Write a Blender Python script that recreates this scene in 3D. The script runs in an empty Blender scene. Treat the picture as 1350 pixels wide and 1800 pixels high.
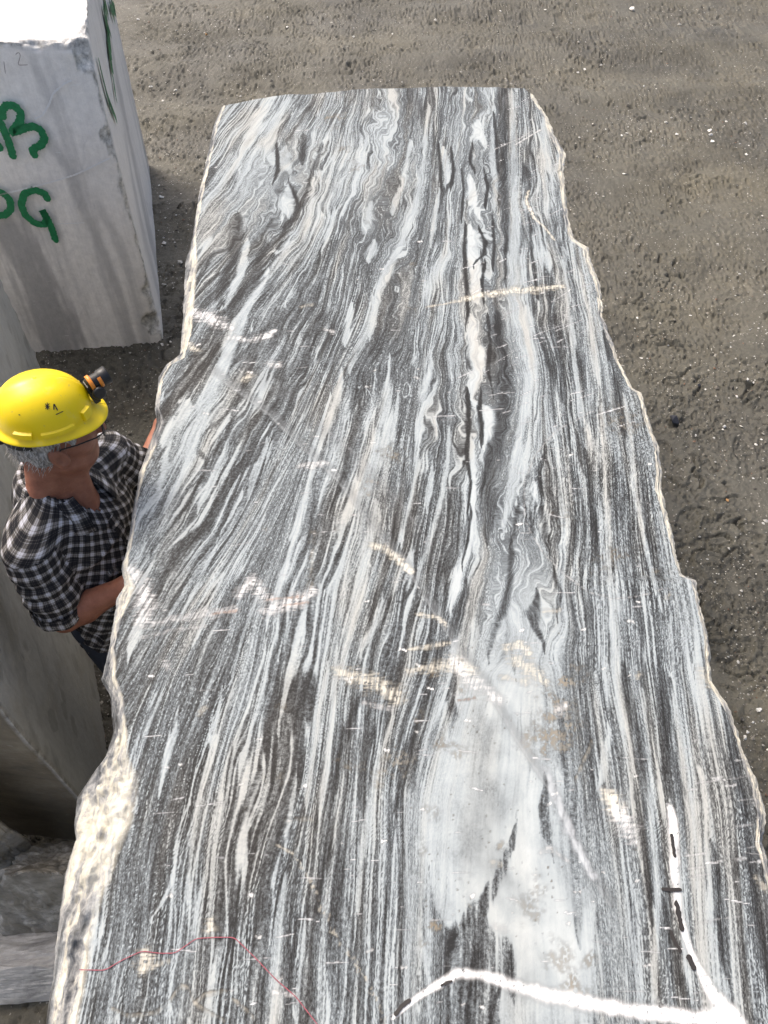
import bpy, math, random
import numpy as np
from mathutils import Vector, Matrix

# ------------------------------------------------------------------ camera, world, sun, exposure
scene = bpy.context.scene
COL = scene.collection
F, CX, CY = 1370.0, 675.0, 900.0            # focal length and centre in photo pixels (1350 x 1800)
PITCH, CAMH = math.radians(51.0), 3.07
CP, SP = math.cos(PITCH), math.sin(PITCH)
cam_d = bpy.data.cameras.new('camera')
cam = bpy.data.objects.new('camera', cam_d); COL.objects.link(cam)
cam.location = (0, 0, CAMH); cam.rotation_euler = (math.radians(90) - PITCH, 0, 0)
cam_d.sensor_fit = 'VERTICAL'; cam_d.sensor_height = 24.0; cam_d.sensor_width = 18.0
cam_d.lens = 24.0 * F / 1800.0; cam_d.clip_start = 0.05; cam_d.clip_end = 2000
scene.camera = cam

SUN_EL, SUN_AZ = math.radians(56.0), math.radians(-48.0)     # azimuth from +Y, negative = to the left
SUN_DIR = Vector((math.cos(SUN_EL) * math.sin(SUN_AZ), math.cos(SUN_EL) * math.cos(SUN_AZ), math.sin(SUN_EL)))
world = bpy.data.worlds.new('World'); scene.world = world; world.use_nodes = True
wn = world.node_tree; wn.nodes.clear()
w_out = wn.nodes.new('ShaderNodeOutputWorld'); w_bg = wn.nodes.new('ShaderNodeBackground')
w_sky = wn.nodes.new('ShaderNodeTexSky'); w_sky.sky_type = 'NISHITA'; w_sky.sun_disc = False
w_sky.sun_elevation = SUN_EL; w_sky.sun_rotation = SUN_AZ
w_sky.air_density = 1.0; w_sky.dust_density = 8.0; w_sky.ozone_density = 0.4
w_bg.inputs['Strength'].default_value = 0.15
wn.links.new(w_sky.outputs[0], w_bg.inputs['Color']); wn.links.new(w_bg.outputs[0], w_out.inputs['Surface'])
sun_d = bpy.data.lights.new('sun', 'SUN'); sun = bpy.data.objects.new('sun', sun_d); COL.objects.link(sun)
sun_d.energy = 1.2; sun_d.angle = math.radians(12.0); sun_d.color = (1.0, 0.98, 0.95)
sun.rotation_euler = SUN_DIR.to_track_quat('Z', 'Y').to_euler()
scene.view_settings.view_transform = 'Standard'; scene.view_settings.look = 'None'
scene.view_settings.gamma = 1.0; scene.view_settings.exposure = 0.72
scene.cycles.max_bounces = 5; scene.cycles.diffuse_bounces = 3; scene.cycles.glossy_bounces = 2; scene.cycles.transmission_bounces = 4
scene.cycles.adaptive_threshold = 0.02

# ------------------------------------------------------------------ helpers
def ray(px, py):
    a = (np.asarray(px, float) - CX) / F; b = (CY - np.asarray(py, float)) / F
    return a, CP + b * SP, -SP + b * CP
def at(px, py, z):                      # photo pixel -> point at height z
    a, b, c = ray(px, py); d = (np.asarray(z, float) - CAMH) / c
    return a * d, b * d
def at_y(px, py, y):                    # photo pixel -> point on the plane y
    a, b, c = ray(px, py); d = y / b
    return np.array((a * d, y, CAMH + c * d))

_rng = np.random.RandomState(7)
_ang = _rng.rand(256) * 2 * np.pi
_G2 = np.stack([np.cos(_ang), np.sin(_ang)], 1).astype(np.float32)
_G3 = _rng.randn(256, 3).astype(np.float32); _G3 /= np.linalg.norm(_G3, axis=1, keepdims=True)
def _h(ix, iy, iz, seed):
    h = ix * np.uint32(374761393) + iy * np.uint32(668265263) + np.uint32((seed * 974634777) & 0xffffffff)
    if iz is not None: h = h + iz * np.uint32(2147483647)
    h = (h ^ (h >> np.uint32(13))) * np.uint32(1274126177)
    return (h ^ (h >> np.uint32(16))) & np.uint32(255)
def perlin2(x, y, seed=0):
    x = np.asarray(x, np.float32); y = np.asarray(y, np.float32)
    xi = np.floor(x); yi = np.floor(y); fx = x - xi; fy = y - yi
    xi = xi.astype(np.int32).astype(np.uint32); yi = yi.astype(np.int32).astype(np.uint32)
    u = fx * fx * fx * (fx * (fx * 6 - 15) + 10); v = fy * fy * fy * (fy * (fy * 6 - 15) + 10)
    def g(a, b):
        k = _G2[_h(xi + np.uint32(a), yi + np.uint32(b), None, seed)]
        return k[..., 0] * (fx - a) + k[..., 1] * (fy - b)
    n0 = g(0, 0) * (1 - u) + g(1, 0) * u; n1 = g(0, 1) * (1 - u) + g(1, 1) * u
    return (n0 * (1 - v) + n1 * v) * 1.5
def perlin3(P, seed=0):
    P = np.asarray(P, np.float32); I = np.floor(P); f = P - I; I = I.astype(np.int32).astype(np.uint32)
    w = f * f * f * (f * (f * 6 - 15) + 10); out = 0
    for a in (0, 1):
        for b in (0, 1):
            for c in (0, 1):
                k = _G3[_h(I[..., 0] + np.uint32(a), I[..., 1] + np.uint32(b), I[..., 2] + np.uint32(c), seed)]
                d = k[..., 0] * (f[..., 0] - a) + k[..., 1] * (f[..., 1] - b) + k[..., 2] * (f[..., 2] - c)
                out = out + d * (w[..., 0] if a else 1 - w[..., 0]) * (w[..., 1] if b else 1 - w[..., 1]) * (w[..., 2] if c else 1 - w[..., 2])
    return out * 1.5
def worley2(x, y, seed=0):
    """distance to nearest and second nearest feature point, and a random value per cell"""
    xi = np.floor(x).astype(np.int32); yi = np.floor(y).astype(np.int32)
    f1 = np.full(x.shape, 9.0, np.float32); f2 = f1.copy(); cid = np.zeros(x.shape, np.float32)
    for a in (-1, 0, 1):
        for b in (-1, 0, 1):
            cx = (xi + a).astype(np.uint32); cy = (yi + b).astype(np.uint32)
            px = xi + a + _h(cx, cy, None, seed) / 255.0; py = yi + b + _h(cx, cy, None, seed + 1) / 255.0
            d = np.hypot(x - px, y - py).astype(np.float32); m = d < f1
            f2 = np.where(m, f1, np.minimum(f2, d)); cid = np.where(m, _h(cx, cy, None, seed + 2) / 255.0, cid); f1 = np.where(m, d, f1)
    return f1, f2, cid
def fbm2(x, y, o=3, seed=0, gain=.5, lac=2.0):
    s = 0; a = 1; t = 0
    for k in range(o):
        s = s + a * perlin2(np.asarray(x) * lac ** k, np.asarray(y) * lac ** k, seed + k * 13); t += a; a *= gain
    return s / t
def fbm3(P, o=3, seed=0, gain=.5):
    s = 0; a = 1; t = 0
    for k in range(o):
        s = s + a * perlin3(P * 2.0 ** k, seed + k * 13); t += a; a *= gain
    return s / t
def sstep(e0, e1, x):
    t = np.clip((x - e0) / (e1 - e0), 0, 1); return t * t * (3 - 2 * t)

def mesh_np(name, V, Q, smooth=True):
    """mesh from numpy vertices and an (n,3) or (n,4) face array (or a list of several)"""
    V = np.ascontiguousarray(V, np.float32)
    Qs = Q if isinstance(Q, list) else [Q]
    Qs = [np.ascontiguousarray(q, np.int32) for q in Qs if len(q)]
    me = bpy.data.meshes.new(name)
    nl = sum(q.size for q in Qs); nf = sum(len(q) for q in Qs)
    me.vertices.add(len(V)); me.vertices.foreach_set('co', V.ravel())
    me.loops.add(nl); me.loops.foreach_set('vertex_index', np.concatenate([q.ravel() for q in Qs]))
    me.polygons.add(nf)
    sizes = np.concatenate([np.full(len(q), q.shape[1], np.int32) for q in Qs])
    starts = np.concatenate([[0], np.cumsum(sizes)[:-1]]).astype(np.int32)
    me.polygons.foreach_set('loop_start', starts)
    me.polygons.foreach_set('use_smooth', np.full(nf, smooth))
    me.update(calc_edges=True); me.validate()
    return me
def attr(me, name, kind, data, domain='POINT'):
    a = me.attributes.new(name, kind, domain)
    key = {'FLOAT': 'value', 'FLOAT_VECTOR': 'vector', 'FLOAT_COLOR': 'color', 'FLOAT2': 'vector'}[kind]
    a.data.foreach_set(key, np.ascontiguousarray(data, np.float32).ravel())
def obj(name, me, mat=None, parent=None, label=None, cat=None, group=None, kind=None):
    o = bpy.data.objects.new(name, me); COL.objects.link(o)
    if mat is not None and me is not None and len(me.materials) == 0: me.materials.append(mat)
    if parent is not None: o.parent = parent
    if label: o['label'] = label
    if cat: o['category'] = cat
    if group: o['group'] = group
    if kind: o['kind'] = kind
    return o
def grid_quads(nr, nc, off=0):
    i = np.arange(nr - 1)[:, None] * nc + np.arange(nc - 1)[None, :] + off
    return np.stack([i, i + 1, i + nc + 1, i + nc], -1).reshape(-1, 4)
def recenter(o, p):
    """move an object's origin to p without moving its mesh"""
    p = Vector(p); o.data.transform(Matrix.Translation(-p)); o.location = p

# ------------------------------------------------------------------ materials
class NT:
    def __init__(s, name):
        s.m = bpy.data.materials.new(name); s.m.use_nodes = True; s.t = s.m.node_tree
        s.b = s.t.nodes['Principled BSDF']; s.out = s.t.nodes['Material Output']
    def n(s, typ, **kw):
        nd = s.t.nodes.new('ShaderNode' + typ)
        for k, v in kw.items(): setattr(nd, k, v)
        return nd
    def l(s, a, b): s.t.links.new(a, b)
    def val(s, sock, v):
        if hasattr(v, 'is_linked') or isinstance(v, bpy.types.NodeSocket): s.l(v, sock)
        else: sock.default_value = v
    def math(s, op, a, b=0.0, c=0.0, clamp=False):
        nd = s.n('Math', operation=op, use_clamp=clamp)
        s.val(nd.inputs[0], a); s.val(nd.inputs[1], b)
        if len(nd.inputs) > 2: s.val(nd.inputs[2], c)
        return nd.outputs[0]
    def mix(s, f, a, b, mode='MIX'):
        nd = s.n('Mix', data_type='RGBA', blend_type=mode)
        s.val(nd.inputs[0], f); s.val(nd.inputs[6], a); s.val(nd.inputs[7], b)
        return nd.outputs[2]
    def noise(s, vec, scale, detail=3, rough=.55, dist=0.0):
        nd = s.n('TexNoise'); s.l(vec, nd.inputs['Vector']); nd.inputs['Scale'].default_value = scale
        nd.inputs['Detail'].default_value = detail; nd.inputs['Roughness'].default_value = rough
        nd.inputs['Distortion'].default_value = dist
        return nd.outputs['Fac']
    def ramp(s, fac, stops, interp='LINEAR'):
        nd = s.n('ValToRGB'); cr = nd.color_ramp; cr.interpolation = interp
        while len(cr.elements) < len(stops): cr.elements.new(0.5)
        for e, (p, c) in zip(cr.elements, stops):
            e.position = p; e.color = (c, c, c, 1) if isinstance(c, (int, float)) else (*c, 1)
        s.l(fac, nd.inputs[0]); return nd.outputs[0]
    def mapping(s, vec, scale=(1, 1, 1), rot=(0, 0, 0), loc=(0, 0, 0)):
        nd = s.n('Mapping'); s.l(vec, nd.inputs[0]); nd.inputs['Scale'].default_value = scale
        nd.inputs['Rotation'].default_value = rot; nd.inputs['Location'].default_value = loc
        return nd.outputs[0]
    def attr(s, name, out='Vector'):
        nd = s.n('Attribute', attribute_name=name); return nd.outputs[out]
    def objco(s): return s.n('TexCoord').outputs['Object']
    def bump(s, h, strength, dist):
        nd = s.n('Bump'); nd.inputs['Strength'].default_value = strength; nd.inputs['Distance'].default_value = dist
        s.l(h, nd.inputs['Height']); s.l(nd.outputs[0], s.b.inputs['Normal']); return nd
    def set(s, **kw):
        for k, v in kw.items(): s.val(s.b.inputs[k.replace('_', ' ')], v)
        return s.m
def plain(name, col, rough=.5, spec=.5, var=.15, scale=30.0, metal=0.0, bump=0.0):
    t = NT(name); co = t.objco(); n = t.noise(co, scale, 4)
    k = t.math('MULTIPLY_ADD', n, var * 2, 1 - var)
    c = t.mix(1.0, (*col, 1), k, 'MULTIPLY')
    t.val(t.b.inputs['Base Color'], c); t.b.inputs['Roughness'].default_value = rough
    t.b.inputs['Specular IOR Level'].default_value = spec; t.b.inputs['Metallic'].default_value = metal
    if bump: t.bump(n, .5, bump)
    return t.m

# ------------------------------------------------------------------ the great sawn block in the middle
ZT = 1.45
def build_main_block():
    # outlines traced in photo pixels, put on the block's top plane: (x, y, bevel width in px, drop in m)
    LE = [(392,183,6,.01),(376,220,8,.015),(363,280,8,.015),(350,340,8,.015),(338,418,6,.012),(333,440,14,.02),(326,462,22,.03),
          (323,530,20,.03),(320,580,18,.03),(316,628,10,.02),(292,641,9,.02),(279,664,8,.02),(272,718,8,.02),(276,742,14,.03),
          (263,780,14,.03),(246,830,9,.02),(236,880,7,.015),(226,950,8,.015),(213,1000,12,.02),(219,1030,22,.035),(205,1052,26,.03),
          (200,1090,14,.02),(192,1140,10,.02),(178,1195,30,.05),(194,1225,24,.05),(199,1290,26,.05),(186,1330,42,.06),(160,1365,85,.09),
          (136,1402,110,.11),(130,1450,105,.11),(134,1476,88,.10),(116,1530,85,.10),(106,1600,72,.10),(99,1660,66,.09),(91,1730,62,.09),(80,1800,60,.09),(60,1950,60,.09)]
    RE = [(940,172,10,.01),(962,205,12,.012),(974,236,14,.015),(995,272,20,.02),(990,300,16,.02),(1000,388,14,.02),(1009,420,16,.02),
          (1034,436,18,.02),(1040,462,18,.02),(1055,500,16,.02),(1061,560,12,.015),(1090,640,10,.015),(1113,684,8,.015),(1128,690,14,.02),
          (1142,745,12,.02),(1160,790,14,.02),(1163,860,18,.02),(1180,930,14,.02),(1198,1012,8,.015),(1222,1020,12,.015),(1229,1052,14,.02),
          (1245,1120,12,.02),(1250,1192,18,.03),(1285,1250,14,.025),(1306,1320,12,.02),(1334,1380,24,.03),(1346,1440,26,.03),(1340,1482,20,.03),
          (1352,1530,16,.03),(1378,1650,16,.03),(1410,1800,16,.03),(1440,1950,16,.03)]
    FE = [(385,187),(440,176),(500,166),(540,166),(590,161),(640,156),(720,155),(780,152),(850,153),(925,155),(945,172),(980,185)]
    def edge(E, sgn):
        E = np.array(E, float); E[:, 2] *= 1.0 if sgn > 0 else .62; xo, yo = at(E[:, 0], E[:, 1], ZT - E[:, 3]); 
        xi, yi = at(E[:, 0] + sgn * E[:, 2], E[:, 1], ZT)
        o = np.argsort(yo); p = np.argsort(yi)
        return (yo[o], xo[o], E[o, 3]), (yi[p], xi[p])
    (lyo, lxo, ldr), (lyi, lxi) = edge(LE, 1)
    (ryo, rxo, rdr), (ryi, rxi) = edge(RE, -1)
    FE = np.array(FE, float); fx, fy = at(FE[:, 0], FE[:, 1], ZT)
    # rows (y) and columns
    NT_, NB, NW = 590, 36, 9
    ys = [0.10]; 
    while ys[-1] < 3.9: ys.append(ys[-1] + np.interp(ys[-1], [0.1, 1.0, 2.0, 3.9], [.0021, .0030, .0050, .0105]))
    ys = np.array(ys); tt = (ys - ys[0]) / (ys[-1] - ys[0])
    y0 = 0.10; near = -0.75
    s = np.linspace(0, 1, NT_)
    ncol = NW + NB + NT_ + NB + NW
    rows = len(tt)
    X = np.zeros((rows, ncol)); Y = np.zeros((rows, ncol)); Z = np.full((rows, ncol), ZT); CH = np.zeros((rows, ncol)); CF = np.zeros((rows, ncol))
    # column parameter: x at far end to find the far y
    xs_far = np.interp(s, [0, 1], [np.interp(3.6, lyi, lxi), np.interp(3.75, ryi, rxi)])
    yfar_top = np.interp(xs_far, fx, fy)
    yfar = np.concatenate([np.full(NW + NB, yfar_top[0]), yfar_top, np.full(NB + NW, yfar_top[-1])])
    yfar = yfar + .006 * perlin2(np.arange(ncol) * .05, 0 * np.arange(ncol), 5)
    Y[:] = y0 + (yfar - y0)[None, :] * tt[:, None]
    jag = lambda y, sd: .006 * fbm2(y * 14, y * 0 + sd, 3, sd) + .0025 * fbm2(y * 60, y * 0 + sd, 2, sd + 1)
    top = slice(NW + NB, NW + NB + NT_)
    yi = Y[:, top]
    XL = np.interp(yi, lyi, lxi) + jag(yi, 3); XR = np.interp(yi, ryi, rxi) + jag(yi, 4)
    X[:, top] = XL + (XR - XL) * s[None, :]
    for side in (0, 1):
        if side == 0: yo_, xo_, dr_, yi_, xi_, sd = lyo, lxo, ldr, lyi, lxi, 3
        else: yo_, xo_, dr_, yi_, xi_, sd = ryo, rxo, rdr, ryi, rxi, 4
        k = np.arange(NB); f = ((k + 1) / NB)                      # 0 at the sawn face, 1 at the outer rim
        cols = NW + NB - 1 - k if side == 0 else NW + NB + NT_ + k
        y = Y[:, cols]
        xi = np.interp(y, yi_, xi_) + jag(y, sd); xo = np.interp(y, yo_, xo_) + jag(y, sd + 7) * (.7 if side == 0 else 1.5)
        X[:, cols] = xi + (xo - xi) * f
        dr = np.interp(y, yo_, dr_)
        bumpy = fbm2(y * 9, f[None] * 2.2 + 0 * y, 5, 21 + side) * .55 - .35 * np.abs(fbm2(y * 16, f[None] * 3.0 + 0 * y, 3, 23 + side))
        prof = np.clip(f ** (1.35 if side == 0 else 1.0) + bumpy * np.sin(np.pi * np.clip(f, 0, 1)) , 0, 1.15)
        Z[:, cols] = ZT - dr * prof
        CH[:, cols] = np.clip(f * 6, 0, 1); CF[:, cols] = f if side == 0 else .20 + .35 * fbm2(y * 20, f[None] * 3 + 0 * y, 3, 71)
        k = np.arange(NW); g = (k + 1) / NW
        wc = NW - 1 - k if side == 0 else NW + NB + NT_ + NB + k
        y = Y[:, wc]; xo = np.interp(y, yo_, xo_) + jag(y, sd + 7) * (.7 if side == 0 else 1.5); dr = np.interp(y, yo_, dr_)
        inset = (.03 + .05 * fbm2(y * 1.5, g[None] * 2 + 0 * y, 3, 31 + side)) * np.minimum(g * 3, 1) + .10 * g ** 2
        X[:, wc] = xo + inset * (1 if side == 0 else -1)
        Z[:, wc] = (ZT - dr) * (1 - g[None]) - .05 * g[None]
        CH[:, wc] = 1
    # tiny relief of the sawn face
    Z[:, top] += .0012 * fbm2(X[:, top] * 9, Y[:, top] * 9, 3, 9)
    # close the two ends
    def cap(row, ysgn, n=8):
        out = []
        for k in range(1, n + 1):
            g = k / n; z = np.minimum(Z[row], (ZT - .012) * (1 - g) - .05 * g)
            out.append((X[row].copy(), Y[row] + ysgn * (.008 + .02 * perlin2(X[row] * 4, 0 * X[row] + k * .7, 17)), z))
        return out
    far = cap(-1, 1)
    nrows = [(X[0].copy(), Y[0] * 0 + yv, Z[0].copy()) for yv in np.linspace(near, 0.10, 20)[:-1]]
    ncap = []
    for k in range(1, 7):
        g = k / 6; ncap.append((X[0].copy(), X[0] * 0 + near - .01 * g, np.minimum(Z[0], (ZT - .012) * (1 - g) - .05 * g)))
    allr = ncap[::-1] + nrows
    X = np.vstack([np.array([r[0] for r in allr]), X, np.array([r[0] for r in far])])
    Y = np.vstack([np.array([r[1] for r in allr]), Y, np.array([r[1] for r in far])])
    Z = np.vstack([np.array([r[2] for r in allr]), Z, np.array([r[2] for r in far])])
    CH = np.vstack([np.repeat(CH[:1], len(allr), 0), CH, np.ones((len(far), ncol))])
    CH[:6] = 1; CF = np.vstack([np.repeat(CF[:1], len(allr), 0), CF, np.ones((len(far), ncol)) * .6])
    x = X.ravel().astype(np.float32); y = Y.ravel().astype(np.float32); z = Z.ravel(); ch = CH.ravel()

    # ---- foliation: streamlines of the banding in photo pixels
    SL = [[(330,160),(250,230),(180,300),(60,420),(-200,700),(-700,1300),(-1000,1800)],
          [(500,165),(490,184),(439,257),(389,336),(347,383),(270,480),(120,680),(-100,960),(-400,1500),(-500,1800)],
          [(602,160),(579,234),(522,399),(452,478),(379,557),(274,730),(200,850),(80,1100),(-80,1500),(-150,1800)],
          [(667,158),(658,257),(617,415),(594,542),(555,640),(496,760),(460,837),(407,933),(311,1063),(210,1230),(120,1500),(70,1800)],
          [(712,158),(700,257),(668,415),(625,560),(570,690),(540,765),(490,870),(430,980),(350,1169),(296,1323),(245,1500),(215,1700),(205,1800)],
          [(754,162),(745,304),(713,415),(669,478),(650,580),(600,663),(556,800),(518,952),(496,1018),(462,1150),(415,1304),(377,1497),(362,1631),(350,1800)],
          [(778,160),(748,420),(712,540),(692,618),(644,785),(610,915),(565,1150),(525,1400),(480,1574),(455,1800)],
          [(802,162),(772,352),(768,431),(748,494),(729,637),(700,780),(672,930),(640,1050),(600,1180),(586,1272),(553,1435),(541,1598),(533,1800)],
          [(818,160),(797,352),(795,431),(783,520),(772,600),(748,748),(722,933),(685,1044),(660,1155),(648,1252),(628,1394),(618,1557),(610,1800)],
          [(842,160),(825,350),(818,415),(815,542),(816,668),(820,822),(805,933),(778,1063),(765,1170),(728,1284),(704,1394),(706,1598),(700,1800)],
          [(893,162),(894,320),(892,431),(886,494),(905,600),(922,674),(904,804),(884,915),(882,1044),(856,1155),(825,1280),(800,1400),(785,1600),(780,1800)],
          [(919,162),(919,352),(938,447),(951,605),(967,674),(978,760),(996,915),(989,1044),(992,1150),(1001,1313),(1020,1500),(1042,1680),(1050,1800)],
          [(950,162),(983,300),(1020,480),(1048,633),(1059,759),(1070,970),(1085,1192),(1106,1310),(1117,1372),(1145,1600),(1160,1800)],
          [(975,162),(1010,300),(1060,480),(1085,600),(1120,740),(1150,900),(1183,1100),(1203,1300),(1218,1450),(1232,1600),(1245,1800)],
          [(1000,162),(1060,340),(1110,500),(1160,700),(1210,900),(1250,1070),(1290,1270),(1322,1450),(1345,1600),(1365,1800)]]
    U = [-.30, 0, .20, .36, .46, .56, .62, .68, .74, .82, .94, 1.06, 1.18, 1.32, 1.46]
    yy = np.linspace(-.8, 4.0, 400)
    XS = []
    for L in SL:
        L = np.array(L, float); lx, ly = at(L[:, 0], L[:, 1], ZT); o = np.argsort(ly)
        c = np.interp(yy, ly[o], lx[o]); ker = np.hanning(15); ker /= ker.sum()
        c = np.convolve(np.pad(c, 7, 'edge'), ker, 'valid'); XS.append(np.interp(y, yy, c).astype(np.float32))
    u = np.full_like(x, U[0])
    for k in range(len(SL) - 1):
        w = np.maximum(XS[k + 1] - XS[k], .01)
        u += np.clip((x - XS[k]) / w, 0, 1) * (U[k + 1] - U[k])
    u += np.minimum(x - XS[0], 0) + np.maximum(x - XS[-1], 0)
    # photo-plane helpers for authored marks
    def gmask(px, py, rx, ry):                    # soft elliptical mask given in photo pixels
        cx, cy = at(px, py, ZT); x1, _ = at(px + rx, py, ZT); _, y1 = at(px, py - ry, ZT)
        return np.exp(-(((x - cx) / (x1 - cx)) ** 2 + ((y - cy) / (y1 - cy)) ** 2))
    # folds: places where the banding is crumpled
    A = np.zeros_like(x)
    for (px, py, rx, ry, a) in [(850,300,45,200,.050),(845,560,45,160,.045),(850,800,50,170,.050),(505,310,60,70,.060),(690,330,50,110,.035),(650,400,40,90,.035),
                                (680,200,40,60,.05),(760,720,26,70,.05),(420,410,40,50,.03),(930,1030,70,110,.05),(860,1120,50,90,.03),(700,500,50,120,.02),(1010,340,40,60,.012)]:
        A += a * gmask(px, py, rx, ry)
    A = np.minimum(A, .06) * .62; calm_f = 1 - .75 * np.clip(A / .037, 0, 1)
    w1 = fbm2(x * 9, y * 5.5, 3, 101); w2 = fbm2(x * 24, y * 13, 2, 111)
    uu = u + .010 * fbm2(x * 5, y * 2.2, 2, 121) + .0035 * fbm2(x * 26, y * 6, 2, 131) + A * (w1 * 1.6 + w2 * .28)
    pinch = fbm2(uu * 20, y * 3.0, 2, 141)
    n0 = fbm2(uu * 16, y * .55, 2, 151)
    n1 = fbm2(uu * 46 + pinch * .3, y * 1.1, 2, 161)
    n2 = fbm2(uu * 120 + pinch * .5, y * 2.4, 2, 171)
    n3 = fbm2(uu * 260, y * 6.0, 2, 181)
    # regional darkness
    bias = np.zeros_like(x)
    for (px, py, rx, ry, a) in [(330,1560,230,210,.20),(300,1250,170,150,.14),(470,1300,120,180,.05),(1080,870,100,170,.03),(1130,1250,90,200,.06),(1290,1350,70,200,.10),
                                (430,250,90,90,-.18),(370,690,70,70,-.16),(280,880,80,90,-.13),(860,1500,110,160,-.45),(880,1240,90,90,-.34),(950,1650,90,90,-.40),(940,1080,70,90,-.22),
                                (920,600,30,180,-.20),(640,1380,60,120,-.12),(880,640,22,60,.1),(600,420,60,160,.03),(700,880,60,120,.10),(500,700,60,140,.10),(970,250,40,70,-.16),(1040,470,40,60,-.2),
                                (600,1600,60,150,-.05),(640,250,80,80,-.04),(800,240,40,80,-.04),(720,700,60,100,.10),(620,560,50,120,.08),(1060,560,50,120,.08)]:
        bias += a * gmask(px, py, rx, ry)
    T = .545 + bias * .95 + .22 * n0 + .18 * n1 + .20 * n2 * calm_f + .20 * n3 * calm_f
    def vein(f, g, sd, w): return sstep(w, w * .35, np.abs(perlin2(uu * f + .5 * pinch, y * g, sd)))
    wm = np.clip(.44 - 1.3 * bias + 1.0 * fbm2(uu * 9, y * .8, 2, 152), .05, 1.5); dm = np.clip(.6 + 1.5 * fbm2(uu * 7, y * .7, 2, 153), 0, 1)
    for f, g, sd, w, tn_, am in ((15, .40, 162, .075, .12, .9), (41, .6, 163, .15, .14, .9), (50, .9, 164, .15, .14, .9), (95, 1.3, 165, .20, .18, .85), (140, 2.0, 166, .22, .22, .7)):
        a_ = vein(f, g, sd, np.maximum(w * wm, .01)) * am * (calm_f if f > 50 else 1); T = T * (1 - a_) + tn_ * a_
    for f, g, sd, w, tn_, am in ((19, .5, 172, .05, .88, .85), (55, .8, 173, .10, .86, .8), (105, 1.5, 174, .14, .84, .65)):
        a_ = vein(f, g, sd, w * (.4 + dm)) * am * dm * (calm_f if f > 40 else 1); T = T * (1 - a_) + tn_ * a_
    T = np.clip(T, 0, 1)

    # ---- bands, lenses and wedges one can pick out, as (x, y, half-width) px chains
    jg = .75 * fbm2(uu * 60, y * 4.5, 3, 201) + .45 * fbm2(x * 22, y * 12, 3, 203) + .35 * fbm2(uu * 160, y * 14, 2, 205)
    def stroke(P, tone, amt=1.0, jagk=.8, soft=.45, streak=.0):
        nonlocal T
        P = np.array(P, float); cx, cy = at(P[:, 0], P[:, 1], ZT); x1, _ = at(P[:, 0] + P[:, 2], P[:, 1], ZT)
        o = np.argsort(cy); cy = cy[o]; cx = cx[o]; hw = (x1[np.arange(len(P))] - at(P[:, 0], P[:, 1], ZT)[0])[o]
        m = (y > cy[0] - .03) & (y < cy[-1] + .03)
        yv = y[m]; c = np.interp(yv, cy, cx); h = np.interp(yv, cy, hw)
        e = np.clip(np.minimum(yv - (cy[0] - .03), cy[-1] + .03 - yv) / .05, 0, 1) ** .5
        d = np.abs(x[m] - c) / np.maximum(h * e * .85, 1e-4) + jg[m] * jagk
        a = amt * sstep(1 + soft, 1 - soft, d)
        t = tone + streak * (n2[m] + n3[m]) + .16 * n3[m] + .22 * np.abs(n1[m])
        T[m] = T[m] * (1 - a) + t * a
    W, D = .15, .86; rs_ = random.Random(11)
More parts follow.
